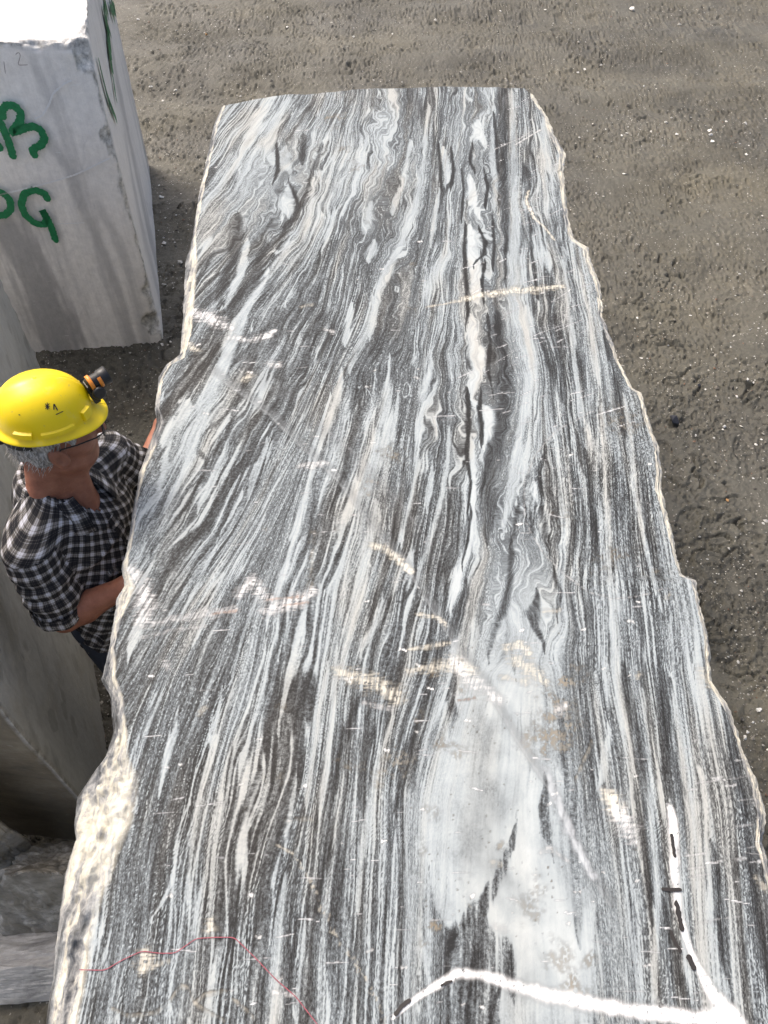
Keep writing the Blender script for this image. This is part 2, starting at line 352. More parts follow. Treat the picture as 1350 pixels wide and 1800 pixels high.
    for P in [
        [(754,187,3),(748,234,5),(745,288,7),(734,345,7),(720,393,9),(685,472,9),(669,504,8),(656,557,7),(650,590,4)],
        [(779,262,5),(785,290,8),(787,312,8),(782,325,3)], [(840,215,6),(842,235,10),(853,255,5)], [(826,312,5),(829,340,10),(836,368,8),(842,380,3)],
        [(826,400,7),(829,420,14),(830,440,17),(837,462,15),(840,494,14),(838,526,10)], [(826,560,9),(832,590,13),(838,637,16),(834,665,15),(828,690,11)],
        [(826,700,5),(848,715,15),(854,740,17),(856,767,13),(850,782,4)], [(828,775,5),(831,800,6),(833,859,7),(826,952,7),(811,1000,11),(800,1037,8),(792,1070,4)],
        [(900,162,6),(903,257,8),(903,352,9),(906,431,12),(911,478,15),(908,542,14),(912,570,10)], [(868,190,5),(865,272,7),(872,320,6),(868,367,4)],
        [(927,545,8),(930,573,14),(935,637,14),(933,662,12),(922,722,9),(911,778,10),(907,830,11),(896,881,9),(885,926,5)],
        [(600,655,5),(596,681,8),(574,756,8),(556,800,5),(537,867,6),(526,915,9),(515,956,11),(500,1000,9),(489,1037,6),(470,1090,4)],
        [(685,630,3),(680,690,8),(678,722,12),(674,767,17),(659,815,16),(637,859,15),(611,904,12),(596,933,6)],
        [(660,890,8),(659,915,11),(644,970,12),(637,1019,12),(626,1063,11),(611,1119,9),(604,1174,6),(596,1230,4)],
        [(672,1055,3),(664,1085,5),(656,1107,8),(644,1126,10),(635,1144,4)], [(637,690,4),(633,711,6),(626,756,7),(618,790,4)],
        [(468,780,4),(463,800,6),(444,841,6),(437,867,4)], [(424,872,4),(404,911,4),(389,933,3)], [(400,790,4),(393,807,6),(374,841,5),(350,890,4)],
        [(300,770,5),(278,867,8),(256,896,7),(240,920,4)], [(392,640,12),(378,674,14),(356,722,16),(340,770,10),(326,830,7)], [(330,712,14),(312,741,16),(290,775,10)],
        [(480,168,10),(471,178,12),(439,247,12),(404,307,10),(370,345,8),(347,380,5)], [(508,175,8),(496,193,10),(478,230,10),(468,262,12),(478,285,12)],
        [(500,262,8),(498,285,14),(510,300,8)], [(508,328,10),(504,345,18),(500,365,15),(510,378,8)],
        [(575,241,5),(560,272,5),(553,300,4)], [(588,370,5),(582,395,5),(575,424,6),(566,440,3)], [(552,315,5),(547,367,6),(528,400,6),(515,424,6),(500,445,7),(487,466,9),(476,480,5)],
        [(434,425,6),(430,450,8),(417,497,9),(398,538,6)], [(470,478,7),(455,510,10),(439,532,11),(420,570,12),(408,600,12),(392,643,15),(384,660,12)],
        [(652,360,7),(648,385,10),(640,405,9)], [(658,428,8),(655,440,12),(648,455,8)], [(684,465,7),(672,495,8),(661,526,9),(650,570,10),(640,595,9),(626,624,8),(615,650,5)],
        [(618,540,6),(612,570,9),(606,600,7)], [(702,330,4),(698,350,8),(690,372,6)], [(760,640,6),(752,665,10),(745,690,10),(744,720,5)],
        [(722,250,4),(712,300,6),(706,335,4)], [(772,335,3),(766,370,5),(762,400,5),(757,430,3)], [(775,450,6),(765,475,8),(756,500,9),(752,530,6)], 
        [(1179,1080,3),(1179,1100,4),(1187,1217,4),(1199,1318,9),(1203,1372,6),(1218,1419,11),(1218,1450,9),(1214,1508,4),(1218,1543,6),(1222,1580,3)],
        [(1133,1228,4),(1140,1372,6),(1144,1450,7),(1156,1566,7),(1152,1683,6),(1148,1800,6)], [(1074,1060,3),(1074,1100,5),(1086,1178,5),(1105,1294,4),(1113,1353,5),(1109,1411,4)],
        [(1072,1290,5),(1067,1310,9),(1059,1353,10),(1052,1385,5)], [(1060,720,4),(1062,800,5),(1070,970,5),(1085,1192,4)], [(977,760,4),(984,830,7),(996,915,8),(990,960,5),(989,1044,5)],
        [(940,860,10),(955,885,12),(962,900,4)], [(1038,560,4),(1044,633,5),(1052,668,4)], [(1010,640,4),(1016,690,7),(1022,730,6),(1040,770,8),(1050,800,6)], [(1098,700,4),(1110,780,5),(1115,860,6),(1140,980,5),(1160,1060,4)],
        [(960,180,3),(955,240,10),(966,300,8)], [(990,440,6),(995,500,4),(1005,580,6),(1012,640,4)], [(985,255,6),(985,285,8),(970,310,4)], [(1030,440,8),(1045,470,8)],
        [(296,1300,4),(290,1340,6),(283,1380,5)], [(388,1227,3),(372,1310,3),(350,1400,3),(335,1500,3)], [(310,1260,4),(304,1300,7),(292,1345,6)], [(306,1525,3),(298,1560,5),(284,1590,6),(268,1612,3)],
        [(190,1660,3),(183,1680,6),(176,1700,3)], [(465,1150,3),(440,1230,4),(415,1304,5),(400,1390,3),(377,1497,3),(366,1631,3)], [(575,1180,4),(560,1250,8),(550,1320,8),(540,1400,6)],
        [(592,1150,4),(585,1250,6),(575,1343,8),(562,1420,5)], [(520,1380,4),(510,1430,6),(502,1480,4)], [(500,1560,5),(490,1620,8),(482,1700,12),(486,1760,14),(480,1800,14)], [(535,1640,4),(527,1720,5),(520,1800,5)],
        [(668,1330,6),(664,1360,10),(650,1430,10),(636,1500,7),(630,1580,6)], [(690,1260,4),(672,1320,5)], [(380,960,3),(350,1020,4),(322,1075,4)], [(455,1040,3),(430,1110,4),(410,1180,4)], [(540,1060,4),(520,1130,6),(505,1200,5),(490,1270,4)],
        [(720,1600,5),(735,1640,7),(748,1690,7),(752,1720,4)], [(580,700,4),(560,760,3),(545,800,4)], [(700,700,3),(690,780,3),(676,860,3)], [(735,800,3),(722,880,4),(705,950,3)],
        [(790,760,4),(785,830,6),(770,900,6),(745,980,4),(728,1040,3)], [(760,820,3),(757,860,7),(750,890,4)], [(265,720,4),(285,700,4)],[(247,1090,8),(236,1120,10),(228,1150,6)],
        ]:
        fold_ = 812 < np.mean([p_[0] for p_ in P]) < 866
        stroke(P, .05 if fold_ else W, 1.0 if fold_ else rs_.uniform(.72, .98), rs_.uniform(.9, 1.4), .45)
    for P in [
        [(888,150,10),(881,170,9),(884,225,10),(884,320,9),(887,383,8),(891,424,4),(887,462,4),(889,500,3)], [(872,530,5),(876,580,12),(878,605,16),(880,652,19),(886,693,14),(885,741,12),(867,807,15),(856,844,14),(859,896,13),(856,944,6)],
        [(912,885,4),(908,905,6),(900,952,5),(896,1026,7),(885,1063,9),(867,1118,6),(858,1150,4)], [(820,1030,6),(818,1044,9),(807,1074,13),(796,1118,9),(778,1137,9),(760,1185,10),(742,1252,12),(722,1313,14),(706,1378,9),(690,1435,4)],
        [(706,1390,4),(708,1496,6),(704,1578,4),(704,1720,3),(700,1800,3)], [(820,400,2),(817,478,4),(821,520,4),(822,560,3)], [(845,445,3),(850,470,4),(848,510,3),(850,530,2)],
        [(820,690,5),(823,720,5),(822,760,4)], [(846,700,3),(843,740,4),(848,770,3)], [(533,240,7),(534,262,8),(532,285,4)],
        [(566,255,4),(558,280,4),(541,326,5),(534,352,6),(515,385,6),(503,399,7),(487,431,6)], [(466,425,8),(458,447,14),(449,491,13),(425,520,14),(404,548,11)], [(417,380,10),(417,405,14),(411,447,10),(395,494,8),(385,535,8)],
        [(380,612,10),(370,630,13),(341,667,13),(307,700,11),(278,730,9)], [(459,600,6),(426,685,6),(396,767,5),(367,807,6),(337,878,5),(300,926,4),(267,970,4)], [(507,318,3),(515,335,4),(522,350,5)],
        [(1160,1170,6),(1168,1197,9),(1171,1275,11),(1175,1353,9),(1180,1400,5)], [(1098,1180,8),(1105,1217,11),(1125,1302,11),(1130,1380,9),(1133,1450,10),(1140,1527,9),(1142,1600,6)],
        [(800,1180,4),(790,1230,8),(800,1260,10),(790,1280,4)], [(640,1210,6),(610,1280,8),(596,1340,9),(586,1400,6)], [(582,1380,5),(574,1500,7),(556,1600,7),(545,1700,7),(540,1800,8)],
        [(655,1280,2),(642,1350,3),(634,1400,2)], [(720,1310,3),(700,1400,3),(690,1480,3)], [(640,660,5),(628,740,6),(605,830,6),(580,900,5)], [(700,900,6),(690,960,7),(672,1030,8),(650,1080,6)],
        [(930,380,3),(935,440,4),(945,520,4)], [(975,560,8),(985,640,9),(990,700,7)], [(1064,590,5),(1085,680,6),(1096,760,6)], [(960,790,4),(948,830,5),(952,900,5),(965,960,6)],
        [(1030,800,6),(1040,880,7),(1046,980,6)], [(1240,1060,4),(1250,1130,6),(1262,1200,6)], [(1275,1260,7),(1290,1330,10),(1310,1420,10)], [(1318,1480,5),(1330,1600,7),(1345,1700,7)], [(1255,1500,6),(1265,1600,7),(1275,1700,6)],
        [(1170,1600,6),(1190,1700,9),(1215,1780,9)], [(945,1050,6),(935,1075,12),(940,1100,8),(955,1130,4)], [(975,1010,5),(985,1040,5),(978,1080,3)], [(900,1150,3),(905,1180,4)],
        ]: stroke(P, D, .74, 1.2, .7, .20)
    for P in [[(818,395,2),(815,440,3),(819,480,3.5),(822,545,3),(818,575,2)], [(842,402,2),(853,425,4),(850,448,4),(838,458,3),(832,466,2)], [(853,462,3),(847,490,3.5),(850,525,3)], [(822,690,3),(825,740,4.5),(820,800,4),(828,850,3),(822,900,2)],
              [(866,385,3),(869,430,3.5),(866,470,3)], [(846,690,3),(842,720,5),(848,745,5),(845,775,3)], [(812,300,2),(815,340,3),(811,385,2)], [(851,300,2),(858,330,4),(853,362,3)], [(830,255,3),(826,285,4),(834,300,3)], [(858,560,4),(862,600,4),(858,650,4),(866,690,3)],
              [(868,200,3),(872,240,3.5),(876,300,3)], [(793,262,3),(798,300,4),(792,330,3)], [(771,255,2.5),(774,300,3.5),(776,330,3)], [(812,990,2),(822,950,3),(828,900,3)], [(486,255,3),(489,300,4),(480,320,3)], [(515,335,3),(525,360,5),(520,385,5),(500,398,5)]]:
        stroke(P, .93, .92, .95, .6)
    # the pale coarse mass near the camera with its dark antler-shaped wedges
    stroke([(830,1250,30),(838,1320,80),(850,1400,108),(866,1460,124),(885,1530,146),(902,1590,138),(925,1640,112),(948,1700,84),(975,1750,80),(985,1830,95)], .20, .92, .9, .85)
    stroke([(885,1110,30),(905,1180,66),(902,1250,76),(885,1310,84),(880,1350,70)], .27, .62, 1.0, .9)
    stroke([(738,1380,10),(734,1440,18),(730,1500,18),(730,1560,20),(726,1640,16),(722,1720,14),(722,1820,14)], .32, .75, .7, .6)
    stroke([(990,1300,24),(1030,1440,34),(1062,1540,36),(1085,1640,34),(1095,1740,30),(1100,1820,30)], .40, .6, .7, .7)
    stroke([(960,1380,5),(956,1420,9),(962,1470,10),(970,1490,4)], .52, .8, .7, .6)
    stroke([(1000,1420,4),(1012,1500,10),(1020,1560,14),(1016,1640,10)], .46, .7, .7, .6)
    stroke([(1000,1150,12),(1000,1230,14),(1004,1300,12),(985,1340,12)], .50, .7, .7, .6)
    stroke([(735,1480,4),(748,1450,12),(762,1475,16),(770,1560,16),(768,1600,8)], .17, .8, .5, .5)
    stroke([(908,1440,1.5),(904,1462,5),(898,1486,9),(880,1537,14),(850,1586,19),(832,1627,30),(826,1650,60),(832,1692,76),(840,1729,82),(842,1760,76),(838,1830,74)], .62, .9, .7, .6, .30)
    stroke([(755,1543,1.5),(758,1570,4),(760,1596,7),(770,1628,14),(785,1650,24)], .60, .6, .9, .7, .3)
    stroke([(889,1745,10),(892,1770,18),(893,1800,22)], .24, .9, .5, .3); stroke([(880,1735,4),(868,1765,5),(862,1800,5)], .85, .8, .5, .4)
    pale = np.clip(gmask(880,1500,130,200) + gmask(940,1660,110,110) + .7 * gmask(900,1230,90,100), 0, 1)
    pm_ = pale * sstep(.48, .38, T); T = T * (1 - .75 * pm_) + (.21 + .60 * np.clip(fbm2(x * 8, y * 6, 4, 221), -.25, 1) + .10 * fbm2(x * 40, y * 30, 3, 223)) * .75 * pm_
    # broken hollow on the right: coarser, browner grain inside an arc
    arc = np.array([(1043,723),(977,757),(940,800),(921,850),(923,917),(953,970),(990,1007),(1033,1040),(1077,1053),(1127,1047),(1173,1033)], float)
    ax, ay = at(arc[:, 0], arc[:, 1], ZT)
    hx = np.interp(y, ay[::-1][:1].tolist() + [9], [0, 0])
    oi = np.argsort(ay[:8]); 
    lx_ = np.interp(y, np.sort(ay[:8]), ax[:8][oi]); inside = sstep(-.004, .004, x - lx_) * (y > ay[8]) * (y < ay[0] + .02)
    T = T + inside * (.03 + .30 * n3 + .28 * fbm2(uu * 300, y * 60, 2, 231))
    rough_in = inside.copy()
    T = np.clip((T - .48) * 1.12 + .48, 0, 1)

    # ---- marks lying on the stone: colour + alpha
    OC = np.zeros((len(x), 3), np.float32); OA = np.zeros(len(x), np.float32)
    def seg(P, col, amt=1.0, soft=.3, noisy=.5, nsc=(60, 60), thr=None, grain=.35):
        """soft poly-line of photo-pixel points (x, y, half-width)"""
        P = np.array(P, float); cx, cy = at(P[:, 0], P[:, 1], ZT)
        x1, _ = at(P[:, 0] + P[:, 2], P[:, 1], ZT); hw = x1 - cx
        pad = hw.max() * 2.2 + .004
        m = np.where((x > cx.min() - pad) & (x < cx.max() + pad) & (y > cy.min() - pad) & (y < cy.max() + pad))[0]
        if not len(m): return
        best = np.full(len(m), 9.0)
        for k in range(max(1, len(P) - 1)):
            j = min(k + 1, len(P) - 1)
            bx, by = cx[j] - cx[k], cy[j] - cy[k]; l2 = bx * bx + by * by + 1e-12
            t = np.clip(((x[m] - cx[k]) * bx + (y[m] - cy[k]) * by) / l2, 0, 1)
            d = np.hypot(x[m] - cx[k] - bx * t, y[m] - cy[k] - by * t) / (hw[k] + (hw[j] - hw[k]) * t)
            best = np.minimum(best, d)
        nz = fbm2(x[m] * nsc[0], y[m] * nsc[1], 3, 301) * 1.6
        a = amt * sstep(1 + soft, 1 - soft, best + noisy * nz)
        if thr is not None: a = a * sstep(thr - .15, thr + .15, fbm2(x[m] * 130, y[m] * 130, 2, 311) + .5)
        a = np.clip(a, 0, 1)
        a = a * (1 - grain * np.clip(n3[m] * 2 + .3, 0, 1))
        OC[m] = OC[m] * (1 - a[:, None]) + np.array(col, np.float32) * a[:, None]; OA[m] = OA[m] * (1 - a) + a
    CREAM = (.74, .70, .59); WHITE = (.74, .74, .73); BROWN = (.20, .165, .115); GREYB = (.30, .28, .235)
    rn = random.Random(5)
    # brownish mud stains
    for (px, py, rx, a) in [(970,1280,34,.75),(985,1240,26,.6),(940,1310,22,.5),(1010,1190,16,.6),(985,1205,12,.7),(812,1212,9,.6),(690,1345,22,.55),(666,1365,14,.5),(620,1340,16,.4),(590,1335,9,.4),(775,1300,20,.5),(800,1320,14,.4),
                            (760,1430,16,.35),(740,1500,10,.45),(772,1625,12,.65),(745,1660,6,.4),(950,1550,14,.35),(940,1590,22,.35),(985,1690,24,.4),(1000,1730,24,.45),(1040,1700,18,.35),(690,800,16,.5),(655,850,14,.5),(640,865,10,.5),
                            (600,215,22,.55),(615,250,18,.45),(590,200,14,.4),(625,290,14,.35),(560,950,18,.3),(460,935,16,.3),(600,930,14,.3),(480,1370,16,.3),(500,1250,14,.3),(430,1420,12,.3),(730,470,10,.55),(722,540,10,.35),
                            (1090,760,40,.35),(1000,900,26,.25),(1095,960,24,.35),(1060,1000,30,.3),(735,1260,10,.4),(880,1490,8,.5),(820,1590,6,.5),(1160,1000,20,.3),(760,1180,9,.4)]:
        for k in range(4):
            r = rx * rn.uniform(.3, .8); seg([(px + rn.uniform(-.8, .8) * rx, py + rn.uniform(-.8, .8) * rx, r)], GREYB if rn.random() < .5 else BROWN, a * .75, .9, 1.4, (40, 40), .36)
    for k in range(170):                                                  # small brown specks
        px = rn.gauss(850, 130); py = rn.gauss(1450, 170); seg([(px, py, rn.uniform(.9, 1.7))], (.12, .095, .06), rn.uniform(.4, .8), .6, 1.2, (180, 180))
    # the long pale diagonal saw step and its grey smear
    DG = [(372,655),(474,730),(533,789),(589,841),(640,907),(722,1011),(800,1137),(850,1203),(903,1293),(968,1394),(1034,1533),(1072,1592)]
    seg([(a + 5, b - 4, 8) for a, b in DG], (.27, .29, .30), .5, .9, .5, (30, 30)); seg([(a + 40, b - 30, 16) for a, b in DG[:6]], (.33, .34, .35), .25, .9, .6, (20, 20))
    seg([(a, b, 2.2) for a, b in DG], (.48, .51, .52), .38, .7, .9, (50, 50))
    seg([(960,1350,6),(1000,1462,9),(1040,1540,8)], (.66, .69, .72), .5, .8, .8); seg([(560,745,2),(640,810,2),(700,880,2),(760,960,2)], (.6, .62, .64), .28, .7, .9)
    seg([(1080,1400,30),(1040,1440,20)], (.5, .53, .56), .18, .9, .8)
    # arcs of saw scratches
    seg([(a, b, 1.7) for a, b in arc], WHITE, .55, .8, 1.2, (90, 90), .3)
    seg([(929,336,2.5),(925,352,3),(938,382,3),(958,400,2.2),(975,422,2.5)], CREAM, .85, .6, .9); seg([(905,255,2),(930,240,2),(950,228,2.5)], WHITE, .8, .6, .8); seg([(870,262,1.5),(915,243,1.8),(935,230,1.2)], WHITE, .7, .6, .6)
    seg([(515,1500,2),(540,1540,3),(555,1570,3.5),(572,1610,4),(600,1660,3),(640,1715,3),(668,1770,3),(675,1800,3)], CREAM, .6, .9, 1.9, (70, 70), .42); seg([(485,1485,2),(515,1500,2)], CREAM, .6, .7, .9)
    # broken cream-white scars
    for P, a in [([(815,524,4),(850,518,8),(900,512,9),(950,508,8),(988,503,4)], .95), ([(750,540,2),(800,530,3),(830,526,4)], .8), ([(340,548,12),(362,556,14),(385,568,11),(408,578,5)], .95), ([(405,594,6),(440,598,6),(470,590,8),(482,582,4)], .92),
                 ([(330,605,7),(345,616,6)], .9), ([(425,668,5),(438,662,7)], .8), ([(476,640,8),(488,642,6)], .85), ([(570,578,3),(585,584,5)], .8), ([(530,540,3),(548,535,4)], .6),
                 ([(418,1046,7),(442,1022,11),(465,1048,9),(490,1062,9),(520,1050,9),(552,1040,7)], .85), ([(465,1075,8),(510,1068,9),(535,1058,6)], .75), ([(272,1096,5),(320,1085,7),(370,1078,9),(412,1070,8)], .7), ([(250,1120,4),(300,1108,4),(360,1100,4)], .55),
                 ([(548,968,3),(548,1000,4),(545,1030,5)], .4), ([(235,1015,10),(245,1035,16),(258,1065,16),(252,1090,12)], .9), ([(228,1000,9),(240,1005,8)], .85),
                 ([(655,958,6),(680,965,7),(700,985,7),(722,1006,4)], .85), ([(528,817,5),(548,819,7),(575,814,3)], .8), ([(595,1180,8),(630,1192,13),(665,1205,14),(695,1222,14),(702,1235,6)], .85), ([(640,1235,4),(690,1248,5)], .6),
                 ([(720,1180,6),(760,1172,9),(800,1168,12),(830,1180,8)], .75), ([(800,1160,8),(815,1190,9),(850,1215,11),(880,1230,6)], .8), ([(890,1140,6),(915,1132,7),(930,1150,6)], .8), ([(905,1160,10),(940,1185,12),(960,1200,5)], .75), ([(880,1190,4),(925,1200,5)], .6),
                 ([(735,1080,3),(770,1085,4),(785,1100,3)], .8), ([(720,1140,3),(760,1136,5),(790,1130,3)], .8), ([(958,1075,4),(985,1072,4)], .6), ([(850,905,3),(858,1210,3)], .0), ([(985,1250,7),(992,1240,5)], .8),
                 ([(370,1622,7),(373,1634,9)], .9), ([(252,1680,10),(262,1692,12),(252,1704,8)], .85), ([(270,1700,4),(295,1690,3)], .6), ([(290,1165,7),(296,1175,4)], .7), ([(205,1390,3),(225,1385,3)], .8), ([(350,1255,5),(360,1245,4)], .5),
                 ([(1125,1185,5),(1120,1192,3)], .7), ([(1172,1050,4),(1178,1044,3)], .7), ([(1235,1180,7),(1245,1200,8),(1262,1212,5)], .7), ([(1000,1515,3),(965,1490,4),(950,1500,3)], .6), ([(1330,1545,4),(1345,1560,6)], .6),
                 ([(480,1745,3),(520,1748,4)], .8), ([(868,1515,6),(880,1520,5)], .5), ([(885,1632,5),(870,1628,4)], .5), ([(1062,1392,6),(1072,1402,11),(1082,1420,12)], .95), ([(1092,1438,14),(1105,1455,15),(1114,1478,8)], .9)]:
        if a: seg([(p_[0], p_[1], p_[2] * 1.15) for p_ in P], CREAM if rn.random() < .55 else WHITE, a * .95, 1.0, .95, (rn.uniform(14, 40), rn.uniform(110, 260)), .10, .55)
    for (px, py, w_) in [(500,1052,30),(520,1062,20),(395,1077,20),(820,1230,14)]:
        seg([(px - w_, py + 2, 2), (px + w_, py - 3, 2.5)], (.25, .13, .07), .6, .8, 1.3, (90, 90))
    # fine white scratches from chains and forks
    for k in range(420):
        px = rn.uniform(250, 1330); py = rn.uniform(180, 1790)
        if rn.random() < .35: px = rn.gauss(930, 90); py = rn.gauss(560, 190)
        ln = rn.choice([6, 8, 12, 18, 26, 40]) * rn.uniform(.7, 1.3)
        sl = rn.gauss(-.06, .08) if px < 800 else (rn.gauss(-.30, .15) if py < 760 else rn.gauss(.10, .12))
        wv = rn.uniform(.9, 1.7)
        seg([(px, py, wv * .6), (px + ln * .5, py + sl * ln * .5, wv), (px + ln, py + sl * ln, wv * .5)], (.70, .71, .72), rn.uniform(.45, .95), .6, .7, (60, 160))
    for k in range(90):                                                   # little star-shaped bruises
        px = rn.uniform(230, 1330); py = rn.uniform(400, 1790); r = rn.uniform(1.5, 4)
        seg([(px - r, py, r * .6), (px + r, py + rn.uniform(-3, 3), r * .7)], (.90, .90, .88), rn.uniform(.6, .95), .6, 1.4, (120, 120))
    for k in range(26):
        px = rn.uniform(1200, 1330); py = rn.uniform(1300, 1650); ln = rn.uniform(10, 60)
        seg([(px, py, 1.4), (px + ln, py - ln * .12, 2.2)], (.85, .86, .86), rn.uniform(.3, .7), .7, 1.2, (90, 90))
    # dark wandering crack lines of the flaked patch
    for P in [[(195,1770),(225,1782),(270,1778),(300,1755),(315,1728),(332,1735),(340,1760),(365,1775),(392,1790)], [(340,1760),(360,1745),(395,1738),(410,1755),(430,1770),(445,1785)], [(1010,1370),(1040,1300)], [(500,1438),(545,1436)]]:
        seg([(a, b, 1.6) for a, b in P], (.06, .05, .04), .7, .7, .9, (60, 60)); seg([(a + 1, b + 5, 2.5) for a, b in P], (.6, .57, .48), .4, .8, 1.2, (60, 60))
    # white paint: a long bowed line, a stem, and black marker dashes
    OB = []
    seg([(690,1790,3),(730,1756,5),(770,1730,7),(805,1710,8),(850,1714,9),(905,1733,10),(950,1746,11),(1050,1767,12),(1150,1782,12),(1220,1790,13),(1290,1797,20)], (.80, .80, .79), 1.0, .7, .30, (45, 30), -.02, .25)
    seg([(1178,1422,6),(1182,1440,9),(1184,1475,9),(1187,1540,8),(1192,1600,7),(1205,1645,6),(1222,1690,7),(1245,1735,11),(1280,1785,20),(1300,1820,24)], (.80, .80, .79), 1.0, .65, .30, (50, 25), -.02, .25)
    tn = np.clip(.42 * pale + (1 - .8 * pale) * (.42 + .9 * fbm2(uu * 30, y * 1.2, 2, 401) + .7 * fbm2(x * 4, y * 2.5, 3, 411)), 0, 1)
    V = np.stack([x, y, z], 1); me = mesh_np('sawn_block', V, grid_quads(X.shape[0], ncol))
    attr(me, 'tone', 'FLOAT', T); attr(me, 'tint', 'FLOAT', tn); attr(me, 'chip', 'FLOAT', ch); attr(me, 'rim', 'FLOAT', CF.ravel()); attr(me, 'hollow', 'FLOAT', rough_in); attr(me, 'calm', 'FLOAT', np.maximum(pale * sstep(.5, .35, T), (1 - calm_f) * .75))
    attr(me, 'flow', 'FLOAT_VECTOR', np.stack([uu, y, z], 1)); attr(me, 'over', 'FLOAT_COLOR', np.concatenate([OC, np.ones((len(x), 1), np.float32)], 1)); attr(me, 'over_a', 'FLOAT', OA)

    t = NT('banded_marble'); fl = t.attr('flow'); tone = t.attr('tone', 'Fac'); tint = t.attr('tint', 'Fac'); chip = t.attr('chip', 'Fac'); hol = t.attr('hollow', 'Fac'); co = t.objco()
    s1 = t.noise(t.mapping(fl, (480, 16, 3)), 1.0, 4, .65); s2 = t.noise(t.mapping(fl, (200, 6, 3)), 1.0, 4, .6, .3)
    gr = t.noise(t.mapping(fl, (420, 150, 3)), 1.0, 3, .72)
    amp = t.ramp(tone, [(0, .12), (.22, .34), (.45, .9), (.7, 1.0), (1, .75)]); amp = t.math('MULTIPLY', amp, t.math('MULTIPLY_ADD', t.attr('calm', 'Fac'), -.85, 1.0))
    d = t.math('ADD', t.math('MULTIPLY', t.math('SUBTRACT', s1, .5), .85), t.math('MULTIPLY', t.math('SUBTRACT', s2, .5), .70))
    d = t.math('ADD', d, t.math('MULTIPLY', t.math('SUBTRACT', gr, .5), 1.5))
    tt_ = t.math('MULTIPLY_ADD', d, amp, tone)
    base = t.ramp(tt_, [(0, (.415, .438, .438)), (.20, (.305, .333, .342)), (.45, (.150, .166, .174)), (.68, (.072, .078, .082)), (.88, (.034, .0355, .037)), (1, (.017, .0172, .0175))])
    warm = t.mix(1.0, base, t.ramp(tint, [(.12, (.972, .995, 1.008)), (.45, (.985, 1.0, 1.0)), (.65, (1.0, .99, .965)), (.9, (1.02, .97, .91))]), 'MULTIPLY')
    # broken rims: cream crystalline stone with dark strata
    cn = t.noise(t.mapping(co, (38, 4.5, 16), (0, 0, .12)), 1.0, 5, .65, .5); c2 = t.noise(co, 60, 4, .7)
    c3 = t.noise(co, 7, 3, .6, .4)
    csum = t.math('ADD', t.math('ADD', t.math('MULTIPLY', cn, .85), t.math('MULTIPLY', c3, .55)), t.math('MULTIPLY', c2, .25)); csum = t.math('MULTIPLY_ADD', t.math('SUBTRACT', .42, t.attr('rim', 'Fac')), .20, csum)
    chipc = t.ramp(csum, [(.60, (.05, .05, .049)), (.70, (.15, .155, .16)), (.79, (.34, .34, .33)), (.88, (.56, .53, .44)), (.98, (.68, .65, .55))])
    rim = t.math('MULTIPLY', chip, .82)
    base2 = t.mix(rim, warm, chipc)
    fin = t.mix(t.attr('over_a', 'Fac'), base2, t.attr('over', 'Color'))
    rgh = t.math('MULTIPLY_ADD', chip, .2, .6)
    bh = t.math('ADD', t.math('MULTIPLY', gr, .25), t.math('ADD', t.math('MULTIPLY', t.math('MULTIPLY', c2, chip), 3.0), t.math('MULTIPLY', t.noise(co, 34, 3, .65), .7)))
    t.bump(bh, .55, .0035)
    mat = t.set(Base_Color=fin, Roughness=rgh, Specular_IOR_Level=.16)
    o = obj('marble_block', me, mat, None, 'large sawn block of grey and white banded marble filling the middle', 'marble block')
    return o, (x, y)
main_block, _ = build_main_block()

# ---- drawn lines on the block: thin films of crayon and marker
def ribbon(name, P3, hw, up, mat, parent, lift=.0015, seed=0, rough=.25, step=.004):
    """flat hand-drawn stroke along 3-D points, ragged edges, lying on a surface with normal 'up'"""
    P3 = np.array(P3, float); hw = np.broadcast_to(np.asarray(hw, float), (len(P3),)).copy()
    up = np.asarray(up, float); up = up / np.linalg.norm(up)
    d = np.concatenate([[0], np.cumsum(np.linalg.norm(np.diff(P3, axis=0), axis=1))])
    n = max(4, int(d[-1] / step)); s = np.linspace(0, d[-1], n)
    C = np.stack([np.interp(s, d, P3[:, k]) for k in range(3)], 1)
    if len(P3) > 2:
        for _ in range(3): C[1:-1] = (C[:-2] + 2 * C[1:-1] + C[2:]) / 4
    w = np.interp(s, d, hw); w = w * np.clip(np.minimum(s, d[-1] - s) / (w.mean() + 1e-6) * .8 + .45, 0, 1)
    tg = np.gradient(C, axis=0); tg /= np.linalg.norm(tg, axis=1, keepdims=True) + 1e-9
    nn = np.cross(up, tg); nn /= np.linalg.norm(nn, axis=1, keepdims=True) + 1e-9
    ja = 1 + rough * fbm2(s * 120, 0 * s + seed, 3, seed) * 1.6; jb = 1 + rough * fbm2(s * 120, 0 * s + seed + 9, 3, seed + 1) * 1.6
    C = C + up * lift
    V = np.concatenate([C - nn * (w * ja)[:, None], C + nn * (w * jb)[:, None]])
    i = np.arange(n - 1); Q = np.stack([i, i + n, i + n + 1, i + 1], 1)
    me = mesh_np(name, V, Q)
    return obj(name, me, mat, parent)
m_red = plain('red_crayon', (.26, .07, .09), .7, .3, .4, 200)
m_blk = plain('black_marker', (.018, .015, .014), .55, .4, .3, 120)
def on_top(L, z=ZT): 
    L = np.array(L, float); a, b = at(L[:, 0], L[:, 1], z); return np.stack([a, b, np.full(len(a), z)], 1)
r = ribbon('red_crayon_line', on_top([(140,1705),(185,1706),(215,1688),(250,1672),(280,1676),(308,1676),(345,1650),(380,1648),(412,1648),(450,1685),(485,1722),(520,1752),(562,1806)]), .0008, (0, 0, 1), m_red, main_block, .0022, 3, .5)
r['label'] = 'thin wavy red crayon line near the bottom left'
